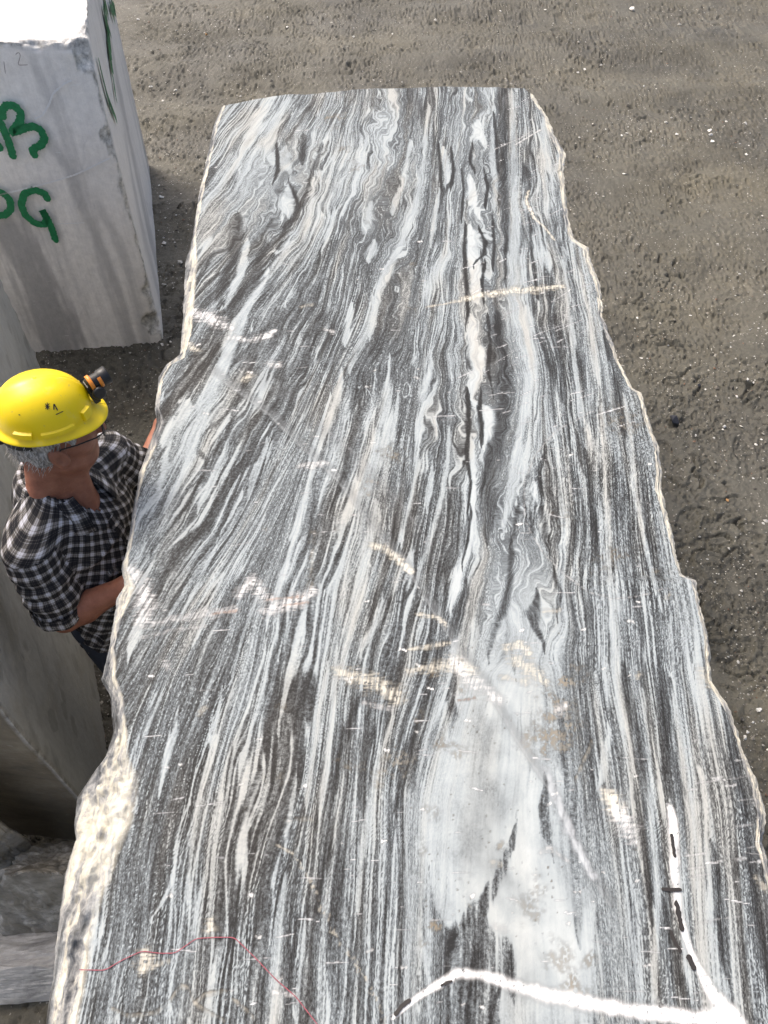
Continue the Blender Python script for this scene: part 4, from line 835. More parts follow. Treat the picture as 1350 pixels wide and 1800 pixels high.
TC = np.array((-.884, 1.41, 0)); TF = np.array((.941, -.338, 0)); TL = np.array((.338, .941, 0))
def tw(a, b, z): return TC + TF * a + TL * b + np.array((0, 0, z))                 # torso frame -> world
def t_local(P): q = P - TC; return np.stack([q @ TF, q @ TL, q[:, 2]], 1).astype(np.float32)
HY = math.radians(27); HF = np.array((math.cos(HY), math.sin(HY), 0)); HL = np.array((-math.sin(HY), math.cos(HY), 0))
HP = math.radians(-4)                                                              # nod
HUP = np.array((0, 0, 1.0)); HFp = HF * math.cos(HP) + HUP * math.sin(HP); HUp = HUP * math.cos(HP) - HF * math.sin(HP)
HC = np.array((-.848, 1.425, 1.645))
def hw_(a, b, z): return HC + HFp * a + HL * b + HUp * z                            # head frame -> world
def h_local(P): q = P - HC; return np.stack([q @ HFp, q @ HL, q @ HUp], 1).astype(np.float32)
SR, SLf = tw(-.005, -.185, 1.395), tw(-.005, .185, 1.395)
ER, EL = np.array((-.925, 1.185, 1.125)), np.array((-.765, 1.655, 1.19))
WR, WL = np.array((-.735, 1.235, 1.21)), np.array((-.735, 1.86, 1.235))
def grid_eval(xs, ys, zs, fn):
    st = 4; ci = [np.unique(np.append(np.arange(0, len(v), st), len(v) - 1)) for v in (xs, ys, zs)]
    P = np.stack(np.meshgrid(xs[ci[0]], ys[ci[1]], zs[ci[2]], indexing='ij'), -1).reshape(-1, 3).astype(np.float32)
    Sc = fn(P).reshape([len(k) for k in ci])                                   # coarse pass, then only the band round the surface
    near = [np.abs(np.arange(len(v))[:, None] - k[None]).argmin(1) for v, k in zip((xs, ys, zs), ci)]
    S = Sc[np.ix_(*near)].astype(np.float32)
    d = [np.abs(v - v[k[n_]]) for v, k, n_ in zip((xs, ys, zs), ci, near)]
    band = np.abs(S) < 1.25 * np.sqrt(d[0][:, None, None] ** 2 + d[1][None, :, None] ** 2 + d[2][None, None, :] ** 2) + .030
    I, J, K = np.nonzero(band); S[I, J, K] = fn(np.stack([xs[I], ys[J], zs[K]], 1).astype(np.float32)); return S
def hand(P, d, w, up, side):
    """palm, four curled fingers and a thumb; w wrist, d towards the stone"""
    d = np.asarray(d) / np.linalg.norm(d); up = np.asarray(up, float); lat = np.cross(d, up); lat /= np.linalg.norm(lat); up = np.cross(lat, d)
    s = cap(P, w, w + d * .05, .030, .032)
    for k, (off, ln) in enumerate([(-.030, .060), (-.010, .070), (.010, .066), (.029, .052)]):
        b0 = w + d * .055 + lat * off; m = b0 + d * ln * .25 + up * .030; t = m + d * .004 + up * ln * .75
        s = smin(s, cap(P, b0, m, .0105, .0095), .010); s = smin(s, cap(P, m, t, .0095, .0075), .004)
    th0 = w + d * .02 + lat * (-.032 * side); th1 = th0 + d * .02 + lat * (-.030 * side) + up * .018; th2 = th1 + up * .034 + d * .012
    s = smin(s, cap(P, th0, th1, .014, .012), .012); return smin(s, cap(P, th1, th2, .012, .009), .006)
def f_head(P):
    q = h_local(P)
    s = ell(q, (-.012, 0, .018), (.094, .074, .100)); s = smin(s, ell(q, (.026, 0, -.040), (.070, .061, .080)), .03)
    s = smin(s, ell(q, (.060, 0, -.095), (.030, .034, .024)), .03)                 # chin
    for sd in (-1, 1):
        s = smin(s, ell(q, (.052, .040 * sd, -.030), (.030, .026, .026)), .02)     # cheek
        s = smin(s, cap(q, (.0, .060 * sd, -.075), (.055, .022 * sd, -.106), .016, .014), .03)   # jaw line
        s = smax(s, -ell(q, (.090, .032 * sd, .006), (.022, .020, .012)), .012)    # eye socket
        s = smin(s, ell(q, (.072, .032 * sd, .004), (.013, .013, .013)), .003)
        qe = q.copy(); qe[:, 0] += .25 * (q[:, 2] + .02)
        e = ell(qe, (-.012, .080 * sd, -.026), (.023, .015, .036)); e = smax(e, -ell(qe, (-.006, .094 * sd, -.022), (.012, .010, .024)), .005)
        s = smin(s, e, .004)
    s = smin(s, cap(q, (.085, 0, .022), (.112, 0, -.030), .009, .015), .016)       # nose
    s = smin(s, cap(q, (.080, -.030, .024), (.080, .030, .024), .012, .012), .012) # brow
    s = smin(s, cap(q, (.083, -.018, -.064), (.083, .018, -.064), .010, .010), .010)
    s = smax(s, -cap(q, (.096, -.020, -.0655), (.096, .020, -.0655), .0032, .0032), .004)        # mouth
    return s
def f_body(P):
    q = t_local(P)
    s = ell(q, (0, 0, 1.23), (.115, .165, .21)); s = smin(s, ell(q, (.02, 0, 1.02), (.118, .150, .20)), .06); s = smin(s, ell(q, (0, 0, .90), (.115, .160, .13)), .06)
    s = smin(s, cap(q, (-.01, -.15, 1.395), (-.01, .15, 1.395), .052, .052), .05)
    nb = tw(-.01, 0, 1.41); nt = hw_(-.030, 0, -.05)
    s = smin(s, cap(P, nb, nt, .064, .058), .035)
    s = smin(s, cap(P, tw(.06, 0, 1.37), hw_(.03, -.03, -.085), .028, .016), .03)   # throat cords
    s = smin(s, cap(P, tw(-.02, -.10, 1.405), hw_(-.05, 0, -.05), .035, .035), .03); s = smin(s, cap(P, tw(-.02, .10, 1.405), hw_(-.05, 0, -.05), .035, .035), .03)
    for (S_, E_, W_, sd) in ((SR, ER, WR, 1), (SLf, EL, WL, -1)):
        s = smin(s, cap(P, S_, E_, .052, .043), .03); mid = E_ + (W_ - E_) * .3
        s = smin(s, cap(P, E_, mid, .042, .045), .02); s = smin(s, cap(P, mid, W_, .045, .029), .02)
        s = smin(s, hand(P, (np.array((-.67, W_[1] + .02, W_[2])) - W_), W_, (0, .15, 1), sd), .012)
    for sd in (-1, 1):
        hip, knee, ank = tw(0, .095 * sd, .90), tw(.03, .105 * sd, .50), tw(-.01, .11 * sd, .09)
        s = smin(s, cap(P, hip, knee, .085, .055), .04); s = smin(s, cap(P, knee, ank, .052, .036), .02)
        s = smin(s, cap(P, ank - np.array((0, 0, .03)), ank + TF * .12 - np.array((0, 0, .045)), .036, .03), .02)
    return smin(s, f_head(P), .03)
gx = np.arange(-1.12, -.60, .0065); gy = np.arange(1.08, 1.98, .0065)
gz = np.concatenate([np.arange(-.01, .82, .03), np.arange(.82, 1.36, .011), np.arange(1.36, 1.83, .0052)])
V, Q = surf_nets(gx, gy, gz, grid_eval(gx, gy, gz, f_body))
t = NT('skin'); co = t.objco(); n1 = t.noise(co, 22, 4, .6); n2 = t.noise(co, 190, 3, .6)
c = t.ramp(n1, [(.3, (.22, .085, .050)), (.55, (.30, .122, .074)), (.75, (.37, .16, .10))]); c = t.mix(1.0, c, t.math('MULTIPLY_ADD', n2, .3, .85), 'MULTIPLY')
t.bump(t.math('ADD', n2, t.math('MULTIPLY', t.noise(co, 60, 3), .8)), .35, .003)
m_skin = t.set(Base_Color=c, Roughness=.52, Specular_IOR_Level=.4, Subsurface_Weight=.08)
t.b.inputs['Subsurface Radius'].default_value = (.012, .005, .003)
person = obj('person', mesh_np('person', V, Q), m_skin, None, 'man in checked shirt, yellow hard hat and glasses, leaning at the big block', 'person')
BASE = (float(TC[0]), float(TC[1]), 0.0); recenter(person, BASE)
def child(name, V, Q, mat, smooth=True):
    return obj(name, mesh_np(name, np.asarray(V) - np.array(BASE), Q, smooth), mat, person)

# ---- shirt
def f_torso(P):
    q = t_local(P)
    s = ell(q, (-.004, 0, 1.225), (.140, .195, .225)); s = smin(s, ell(q, (.038, 0, 1.04), (.152, .178, .22)), .06)
    s = smin(s, ell(q, (.012, 0, .86), (.150, .185, .20)), .06)
    s = smin(s, cap(q, (-.012, -.150, 1.400), (-.012, .150, 1.400), .066, .066), .05)
    s = smin(s, cap(q, (-.02, -.13, 1.41), (-.025, 0, 1.478), .055, .058), .05); s = smin(s, cap(q, (-.02, .13, 1.41), (-.025, 0, 1.478), .055, .058), .05)
    fold = .0085 * fbm3(q * np.array((9, 7, 16), np.float32) + np.array((0, 3, 0), np.float32), 3, 701)
    d1 = np.abs(perlin3(np.stack([q[:, 0] * 6 + q[:, 2] * 9, q[:, 1] * 9, q[:, 2] * 6 - q[:, 0] * 10], 1), 711)); fold = fold - .013 * sstep(.22, 0, d1) * sstep(1.42, 1.2, q[:, 2])
    return s + fold
def f_shirt(P):
    s = f_torso(P)
    for (S_, E_, sd) in ((SR, ER, 1), (SLf, EL, -1)):
        ax = (E_ - S_) / np.linalg.norm(E_ - S_); r = P - S_; tt = r @ ax
        wr = .006 * np.sin(tt * 95 + 2.5 * perlin3(r * 9, 721 + sd)) * sstep(.02, .10, tt) + .006 * fbm3(r * 14, 2, 731)
        end = S_ + (E_ - S_) * (1.06 if sd == 1 else .92)
        s = smin(s, cap(P, S_ + ax * .02, end, .072, .074) + wr, .022)
    return s
sx = np.arange(-1.13, -.62, .0075); sy = np.arange(1.06, 1.78, .0075); sz = np.arange(.70, 1.54, .0075)
V, Q = surf_nets(sx, sy, sz, grid_eval(sx, sy, sz, f_shirt))
cen = V[Q].mean(1); q = t_local(cen)
keep = q[:, 2] > .80 + .010 * np.sin(q[:, 1] * 30)
rad = np.hypot(q[:, 0] + .012, q[:, 1]); neckr = .068
keep &= ~((rad < neckr) & (q[:, 2] > 1.45)); keep &= ~((q[:, 0] > .0) & (np.abs(q[:, 1] + .004) < .052 * np.clip((q[:, 2] - 1.375) / .085, 0, 1.5)) & (q[:, 2] > 1.375))
reg = np.zeros(len(Q), int)
for i, (S_, E_, lim) in enumerate(((SR, ER, .90), (SLf, EL, .74))):
    ln = np.linalg.norm(E_ - S_); ax = (E_ - S_) / ln; r = cen - S_; tt = r @ ax; dd = np.linalg.norm(r - tt[:, None] * ax, axis=1)
    arm = (dd < .100) & (tt > .012 + 0 * tt) & ((q[:, 1] * (-1 if i == 0 else 1)) > .135)
    arm &= f_torso(cen.astype(np.float32)) > .006
    keep &= ~(arm & (tt > lim * ln)); reg[arm] = i + 1
Q = Q[keep]; reg = reg[keep]
def plaid_uv(V, Q, reg):
    L = V[Q.ravel()]; rr = np.repeat(reg, 4); ql = t_local(L)
    th = np.arctan2(ql[:, 1], ql[:, 0] + .01); uvw = np.stack([th * .165, ql[:, 2] + .02 * np.sin(th), 0 * th], 1)
    # the cloth of the front hangs askew, as worn
    k = .42; uvw = np.stack([uvw[:, 0] * math.cos(k) - uvw[:, 1] * math.sin(k), uvw[:, 0] * math.sin(k) + uvw[:, 1] * math.cos(k), uvw[:, 2]], 1)
    for i, (S_, E_) in enumerate(((SR, ER), (SLf, EL))):
        ax = (E_ - S_) / np.linalg.norm(E_ - S_); m = rr == i + 1; r = L[m] - S_; tt = r @ ax
        e1 = np.cross(ax, (0, 1, 0)); e1 /= np.linalg.norm(e1); e2 = np.cross(ax, e1)
        an = np.arctan2(r @ e2, r @ e1); uvw[m] = np.stack([an * .072 + .3, tt, 0 * tt], 1)
    # avoid the wrap-around seam smearing inside one face
    u = uvw[:, 0].reshape(-1, 4); per = np.where(reg == 0, 2 * np.pi * .165 * math.cos(k), 2 * np.pi * .072); 
    return uvw, ql
uv, _ = plaid_uv(V, Q, reg)
th_span = None
t = NT('checked_cloth'); pl = t.attr('plaid'); sp_ = t.n('SeparateXYZ'); t.l(pl, sp_.inputs[0])
def bands(sock):
    fr = t.math('FRACT', t.math('DIVIDE', sock, .0325))
    return t.ramp(fr, [(0, .0), (.12, .42), (.15, .0), (.25, .42), (.28, .0), (.42, .52), (.50, 1.0), (.60, .62), (.63, 1.0), (.76, .40), (.92, .0)], 'CONSTANT')
s_ = t.math('MULTIPLY', t.math('ADD', bands(sp_.outputs[0]), bands(sp_.outputs[1])), .5)
c = t.ramp(s_, [(0, (.012, .012, .015)), (.26, (.038, .036, .036)), (.5, (.13, .12, .11)), (.75, (.34, .335, .345)), (1, (.52, .52, .56))])
wv = t.noise(t.objco(), 900, 2, .6); c = t.mix(1.0, c, t.math('MULTIPLY_ADD', wv, .3, .85), 'MULTIPLY')
t.bump(t.math('ADD', wv, t.math('MULTIPLY', t.noise(t.objco(), 34, 3), 4.0)), .4, .002)
m_shirt = t.set(Base_Color=c, Roughness=.85, Specular_IOR_Level=.2)
shirt = child('shirt', V, Q, m_shirt); attr(shirt.data, 'plaid', 'FLOAT_VECTOR', uv, 'CORNER')
md = shirt.modifiers.new('cloth', 'SOLIDIFY'); md.thickness = .003; md.offset = -1
shirt['label'] = 'black, grey and white checked short-sleeved shirt'
# collar: a folded band round the neck, open at the throat
th = np.radians(np.linspace(24, 336, 70)); prof = [(.070, 1.445), (.069, 1.480), (.073, 1.502), (.084, 1.504), (.098, 1.484), (.112, 1.452), (.122, 1.424)]
CV, CU = [], []
for j, (r_, z_) in enumerate(prof):
    front = np.cos(th) ; tip = np.clip(front - .35, 0, 1) * (.030 if j >= 4 else 0)
    a = -.014 + (r_ + tip * .9) * np.cos(th) * 1.02; b = (r_ * 1.04) * np.sin(th) * (1.06 if j > 2 else 1.0)
    zz = z_ - .048 * np.clip(front + .2, 0, 1) - tip * .8 + .012 * np.clip(-front, 0, 1) + .004 * perlin2(th * 3, 0 * th + j, 741)
    CV.append(TC + np.outer(a, TF) + np.outer(b, TL) + np.stack([0 * a, 0 * a, zz], 1)); CU.append(np.stack([th * .085, np.full_like(th, .02 * j), 0 * th], 1))
CV = np.concatenate(CV); CU = np.concatenate(CU); cq = grid_quads(len(prof), len(th))
collar = child('collar', CV, cq, m_shirt); attr(collar.data, 'plaid', 'FLOAT_VECTOR', CU[cq.ravel()], 'CORNER')
md = collar.modifiers.new('cloth', 'SOLIDIFY'); md.thickness = .0025
# rolled sleeve cuffs
for i, (S_, E_, lim) in enumerate(((SR, ER, .90), (SLf, EL, .74))):
    ax = (E_ - S_) / np.linalg.norm(E_ - S_); c0 = S_ + (E_ - S_) * lim
    e1 = np.cross(ax, (0, 0, 1.0)); e1 /= np.linalg.norm(e1); e2 = np.cross(ax, e1); an = np.linspace(0, 2 * np.pi, 41)
    VV, UU = [], []
    for j, (d_, r_) in enumerate([(-.030, .0745), (-.012, .0785), (.004, .078), (.008, .074), (.004, .068), (-.02, .066)]):
        rr = r_ + .004 * np.sin(an * 3 + i) + .003 * np.sin(an * 7 + 1)
        VV.append(c0 + ax * d_ + np.outer(rr * np.cos(an), e1) + np.outer(rr * np.sin(an), e2)); UU.append(np.stack([an * .072, np.full_like(an, .012 * j + .005), 0 * an], 1))
    cq = grid_quads(6, 41); cf = child('cuff', np.concatenate(VV), cq, m_shirt); attr(cf.data, 'plaid', 'FLOAT_VECTOR', np.concatenate(UU)[cq.ravel()], 'CORNER')
def lathe(center, axis, prof, n=24):
    """prof: (distance along axis, radius)"""
    axis = np.asarray(axis, float); axis /= np.linalg.norm(axis); e1 = np.cross(axis, (0.31, .2, .93)); e1 /= np.linalg.norm(e1); e2 = np.cross(axis, e1)
    an = np.linspace(0, 2 * np.pi, n + 1)
    V = np.concatenate([np.asarray(center) + axis * d + np.outer(r * np.cos(an), e1) + np.outer(r * np.sin(an), e2) for d, r in prof]); return V, grid_quads(len(prof), n + 1)
m_button = plain('button', (.6, .58, .52), .4, .5, .1)
def surf_point(a, b, z, off=.0015):                                    # on the front of the shirt
    for k in np.linspace(.20, .02, 120):
        if f_shirt(tw(k, b, z)[None].astype(np.float32))[0] < 0: return tw(k + off, b, z)
    return tw(.15, b, z)
PK = [surf_point(0, -.012, z) for z in np.linspace(1.35, .90, 30)]; PK2 = [surf_point(0, .020, z) for z in np.linspace(1.35, .90, 30)]
pv = np.concatenate([np.array(PK) + TF * .003, np.array(PK2) + TF * .003]); i = np.arange(29); pq = np.stack([i, i + 1, i + 31, i + 30], 1)
plk = child('placket', pv, pq, m_shirt); zl = np.linspace(1.35, .90, 30); pu = np.concatenate([np.stack([0 * zl, zl, 0 * zl], 1), np.stack([0 * zl + .032, zl, 0 * zl], 1)]); attr(plk.data, 'plaid', 'FLOAT_VECTOR', pu[pq.ravel()], 'CORNER')
for z in (1.32, 1.235, 1.15, 1.065):
    p = surf_point(0, .004, z, .005); VV, qq = lathe(p, TF, [(-.001, .0), (-.001, .0055), (.0015, .0055), (.002, .0045), (.001, 0)], 12); child('button', VV, qq, m_button)
# ---- trousers and boots
def f_tr(P):
    s = None
    q = t_local(P); s = ell(q, (0, 0, .90), (.130, .175, .14))
    for sd in (-1, 1):
        hip, knee, ank = tw(0, .095 * sd, .88), tw(.03, .105 * sd, .50), tw(-.01, .11 * sd, .13)
        s = smin(s, cap(P, hip, knee, .098, .078), .03); s = smin(s, cap(P, knee, ank, .076, .07), .02)
    return s + .005 * fbm3(P * np.array((14, 14, 22), np.float32), 3, 751)
tx = np.arange(-1.12, -.68, .014); ty = np.arange(1.14, 1.70, .014); tz = np.arange(.06, 1.08, .016)
V, Q = surf_nets(tx, ty, tz, grid_eval(tx, ty, tz, f_tr)); cen = V[Q].mean(1); Q = Q[(cen[:, 2] > .085) & (cen[:, 2] < 1.0)]
m_denim = plain('dark_denim', (.035, .042, .06), .85, .2, .35, 80, 0, .001); child('trousers', V, Q, m_denim)
m_boot = plain('boot_leather', (.05, .035, .022), .6, .3, .4, 60, 0, .001)
for sd in (-1, 1):
    ank = tw(-.01, .11 * sd, .0)
    fb = lambda P: np.maximum(smin(smin(cap(P, ank + np.array((0, 0, .20)), ank + np.array((0, 0, .05)), .050, .052), cap(P, ank - TF * .03 + np.array((0, 0, .045)), ank + TF * .15 + np.array((0, 0, .035)), .048, .046), .03), 9 + 0 * P[:, 0], .01), -.004 - P[:, 2])
    bx = np.arange(ank[0] - .14, ank[0] + .26, .011); by = np.arange(ank[1] - .16, ank[1] + .16, .011); bz = np.arange(-.03, .28, .011)
    V, Q = surf_nets(bx, by, bz, grid_eval(bx, by, bz, fb)); child('boot', V, Q, m_boot)
# ---- grey hair showing below the hat
def f_hair(P):
    q = h_local(P); st = np.stack([q[:, 0] * 55 + q[:, 2] * 22, q[:, 1] * 55, q[:, 2] * 16 - q[:, 0] * 9], 1)
    s = ell(q, (-.016, 0, .010), (.105, .083, .106)) + .0055 * perlin3(st, 761) + .006 * perlin3(q * 38, 763)
    low = -.092 + .080 * sstep(-.060, .005, q[:, 0]) + .010 * perlin3(q * 30, 765)
    s = smax(s, low - q[:, 2], .012); s = smax(s, q[:, 0] - (.046 - .30 * np.clip(-q[:, 2], 0, .1) + .01 * perlin3(q * 40, 767)), .008)
    ear = ell(q, (.004, -.085, -.020), (.030, .030, .040)); ear2 = ell(q, (.004, .085, -.020), (.030, .030, .040))
    s = smax(s, -ear, .008); s = smax(s, -ear2, .008); return smax(s, q[:, 2] - .075, .01)
hx = np.arange(HC[0] - .15, HC[0] + .13, .0042); hy = np.arange(HC[1] - .15, HC[1] + .14, .0042); hz = np.arange(1.53, 1.75, .0042)
V, Q = surf_nets(hx, hy, hz, grid_eval(hx, hy, hz, f_hair))
t = NT('grey_hair'); co = t.objco(); m = t.mapping(co, (1, 1, .22), (0, .35, -.6)); n1 = t.noise(m, 210, 3, .6); n2 = t.noise(m, 60, 3, .6)
c = t.ramp(t.math('ADD', t.math('MULTIPLY', n1, .6), t.math('MULTIPLY', n2, .4)), [(.34, (.08, .074, .066)), (.48, (.28, .265, .245)), (.64, (.60, .58, .55))])
t.bump(t.math('ADD', n1, n2), .8, .004); m_hair = t.set(Base_Color=c, Roughness=.6, Specular_IOR_Level=.3); hair = child('hair', V, Q, m_hair)
hair['label'] = 'short grey hair at the nape'
# loose locks over the shell, one mesh too fine to count
hv, hq = [], []; rs = np.random.RandomState(4); off = 0
vi = rs.choice(len(V), 520); ql = h_local(V[vi])
for p, l_ in zip(V[vi], ql):
    if l_[2] > .055 or l_[0] > .03: continue
    out = (p - HC); out[2] *= .3; out /= np.linalg.norm(out); side = np.cross(out, (0, 0, 1.0)); side /= np.linalg.norm(side)
    ln = rs.uniform(.014, .034); d = np.array((0, 0, -1.0)) * .75 - HF * .45 + side * rs.uniform(-.35, .35); d /= np.linalg.norm(d); w = np.cross(d, out) * rs.uniform(.0006, .0012)
    a = p + out * .001; b = p + d * ln * .5 + out * .005; c_ = p + d * ln + out * rs.uniform(.001, .005)
    hv += [a - w, a + w, b - w, b + w, c_]; hq += [[off, off + 1, off + 3, off + 2], [off + 2, off + 3, off + 4, off + 4]]; off += 5
hv = np.array(hv); q4 = np.array([k for k in hq if k[2] != k[3]]); q3 = np.array([k[:3] for k in hq if k[2] == k[3]])
lk = obj('hair_strands', mesh_np('hair_strands', hv - np.array(BASE), [q4, q3]), m_hair, person, kind='stuff')

# ---- hard hat
HHC = hw_(-.008, 0, .066)
HT = math.radians(-2); HHF = HFp * math.cos(HT) + HUp * math.sin(HT); HHU = HUp * math.cos(HT) - HFp * math.sin(HT)
def hh(a, b, z): return HHC + HHF * a + HL * b + HHU * z
m_yel = NT('yellow_shell'); co = m_yel.objco(); nn = m_yel.noise(co, 9, 4, .6); c = m_yel.ramp(nn, [(.3, (.84, .60, .002)), (.7, (.90, .67, .004))])
sm = m_yel.noise(co, 45, 5, .7); c = m_yel.mix(m_yel.math('MULTIPLY', m_yel.math('GREATER_THAN', sm, .66), .45), c, (.50, .38, .10, 1)); c = m_yel.mix(m_yel.ramp(m_yel.noise(m_yel.mapping(co, (1, 1, .35), (.5, .2, .1)), 26, 6, .75), [(.58, 0.0), (.76, .45)]), c, (.62, .52, .22, 1))
m_yel = m_yel.set(Base_Color=c, Roughness=.36, Specular_IOR_Level=.45)
m_plas = plain('black_plastic', (.012, .012, .013), .42, .5, .3, 60); m_orange = plain('orange_plastic', (.80, .26, .03), .4, .5, .15, 60)
HA, HB, HH = .114, .099, .103
def shell(phi, hgt):                                                     # dome point: angle from the front, 0..1 up
    rho = (1 - np.clip(hgt, 0, 1) ** 2.25) ** (1 / 2.25)
    ridge = .0035 * np.exp(-(np.sin(phi) * rho * HB / .018) ** 2) * sstep(.15, .6, hgt)
    return hh_arr(HA * rho * np.cos(phi), HB * rho * np.sin(phi), HH * hgt + ridge)
def hh_arr(a, b, z): return HHC + np.multiply.outer(a, HHF) + np.multiply.outer(b, HL) + np.multiply.outer(z, HHU)
nphi = 97; phi = np.linspace(0, 2 * np.pi, nphi); rows = []
for hgt in np.sin(np.linspace(np.pi / 2, 0, 34)): rows.append(shell(phi, np.full(nphi, hgt)))
brim = .010 + .026 * np.clip(np.cos(phi), 0, 1) ** 1.6 + .006 * np.clip(-np.cos(phi), 0, 1) ** 2
for f, dz in ((.08, -.003), (.25, -.0055), (.5, -.008), (.8, -.011), (1.0, -.0135), (1.02, -.0160), (.97, -.0165)):
    drop = dz - .010 * f * np.clip(np.cos(phi), 0, 1) ** 2
    rows.append(hh_arr((HA + brim * f) * np.cos(phi), (HB + brim * f) * np.sin(phi), drop))
SV = np.concatenate(rows); SQ = grid_quads(len(rows), nphi)[:, ::-1]
hat = obj('hard_hat', None, None, None, 'yellow hard hat with pen marks, worn by the man', 'hard hat'); hat.location = HHC
def hpart(name, V, Q, mat, smooth=True): return obj(name, mesh_np(name, np.asarray(V) - HHC, Q, smooth), mat, hat)
sh = hpart('shell', SV, SQ, m_yel); md = sh.modifiers.new('thick', 'SOLIDIFY'); md.thickness = .0025; md.offset = -1
def lug(p0, p1, h0, h1, out, sg):
    """raised rectangular rail on the shell between two angles"""
    n = 9; ph = np.radians(np.linspace(p0, p1, n)) * sg; V = []
    for hh_, o_ in ((h0 - .03, -.002), (h0, out), (h1, out * .8), (h1 + .05, -.002)):
        b = shell(ph, np.full(n, hh_)); nrm = b - (HHC + HHU * .0); nrm /= np.linalg.norm(nrm, axis=1, keepdims=True); V.append(b + nrm * o_)
    V = np.array(V); mid = V.mean(1, keepdims=True)
    V[:, 0] = V[:, 0] - 0; V = np.concatenate([V.reshape(-1, 3)]); Q = grid_quads(4, n)
    e = [[0, n, 2 * n, 3 * n], [n - 1, 4 * n - 1, 3 * n - 1, 2 * n - 1]]
    hpart('rail_lug', V, np.concatenate([Q, np.array(e)]), m_yel, False)
for sg in (-1, 1):
    lug(112, 134, .05, .16, .009, sg); lug(62, 102, .05, .13, .007, sg); lug(30, 46, .06, .26, .010, sg)
an = np.radians(np.linspace(112, 248, 40)); V = []
for (r_, z_) in ((.97, -.012), (1.0, -.020), (.98, -.052), (.95, -.056), (.93, -.03)): V.append(hh_arr(.100 * r_ * np.cos(an) - .016, .084 * r_ * np.sin(an), z_ - .004 * np.cos(an * 2)))
hpart('nape_strap', np.concatenate(V), grid_quads(5, 40), m_plas)
V, Q = lathe(hh(-.120, -.012, -.040), HHF, [(-.008, 0), (-.008, .014), (-.003, .017), (.008, .017), (.010, 0)], 18); hpart('ratchet_knob', V, Q, m_plas)
# pen marks on the side
from mathutils.bvhtree import BVHTree
bv = BVHTree.FromPolygons([Vector(v) for v in SV], [list(map(int, f)) for f in SQ])
def on_hat(L):
    out = []
    for px, py in L:
        a, b, c_ = ray(px, py); d = Vector((float(a), float(b), float(c_))).normalized(); h = bv.ray_cast(Vector((0, 0, CAMH)), d)
        if h[0] is not None: out.append(np.array(h[0]) - np.array(d) * .0012)
    return out
zh = lambda L: [(a / 5.192, 630 + b / 5.192) for a, b in L]
vw = np.array((0, 0, CAMH)) - HHC
for k, L in enumerate([[(412,412),(450,460)], [(450,410),(415,462)], [(430,402),(434,470)], [(408,436),(456,438)], [(492,470),(492,410),(526,476)], [(508,514),(540,500),(578,482)], [(168,514),(186,518)]]):
    P = on_hat(zh(L))
    if len(P) > 1:
        r_ = ribbon('pen_mark', np.array(P), .0011 if k != 4 else .0014, vw, m_blk, None, .0003, 50 + k, .4, .002); r_.data.transform(Matrix.Translation(-Vector(HHC))); r_.parent = hat
# ---- headlamp on the hat's front
lampc = hh(.126, .0, .044); lamp = obj('headlamp', None, None, None, 'black and orange headlamp clipped to the front of the hard hat', 'headlamp'); lamp.location = lampc
def lpart(name, V, Q, mat, smooth=True): return obj(name, mesh_np(name, (np.asarray(V) - lampc) * 1.15, Q, smooth), mat, lamp)
def bx3(c, ex, ey, ez, bev=.25):
    V = []; 
    for sx_ in (-1, 1):
        for k in range(8):
            a = [(-1, -1 + bev), (-1, 1 - bev), (-1 + bev, 1), (1 - bev, 1), (1, 1 - bev), (1, -1 + bev), (1 - bev, -1), (-1 + bev, -1)][k]; V.append(np.asarray(c) + sx_ * np.asarray(ex) + a[0] * np.asarray(ey) + a[1] * np.asarray(ez))
    V = np.array(V); i = np.arange(8); Q = np.stack([i, (i + 1) % 8, (i + 1) % 8 + 8, i + 8], 1)
    caps = np.array([[0, 1, 2, 3], [0, 3, 4, 7], [4, 5, 6, 7]]); return V, np.concatenate([Q, caps[:, ::-1], caps + 8])
LD = HHF * .93 + HHU * .20 + HL * .18; LD /= np.linalg.norm(LD); LS = np.cross(LD, HHU); LS /= np.linalg.norm(LS); LU = np.cross(LS, LD)
V, Q = bx3(lampc + LU * -.012 - LD * .006, LS * .012, LD * .008, LU * .026); lpart('bracket', V, Q, m_plas, False)
V, Q = lathe(lampc + LD * .006 + LU * .010, LD, [(-.016, 0), (-.016, .012), (-.008, .0165), (.012, .0165), (.016, .019), (.034, .0205), (.036, .019), (.034, .016), (.028, .0)], 28); lpart('lamp_body', V, Q, m_plas)
for k in (0, 1):
    an = np.linspace(math.radians((-60, 40)[k]), math.radians((150, 300)[k]), 36); d0 = (-.011, .009)[k]; V = []
    for d_, r_ in ((0, .0168), (.001, .0188), (.008, .0192), (.009, .0170)): V.append(lampc + LD * (.006 + d0 + d_) + LU * .010 + np.outer(r_ * np.cos(an), LU) + np.outer(r_ * np.sin(an), LS))
    lpart('orange_clip', np.concatenate(V), grid_quads(4, 36), m_orange)
V, Q = lathe(lampc + LS * .012 - LU * .006 + LD * .004, LS, [(-.004, 0), (-.004, .014), (.010, .0155), (.014, .0145), (.015, .011), (.014, 0)], 20); lpart('pivot_knob', V, Q, m_plas)
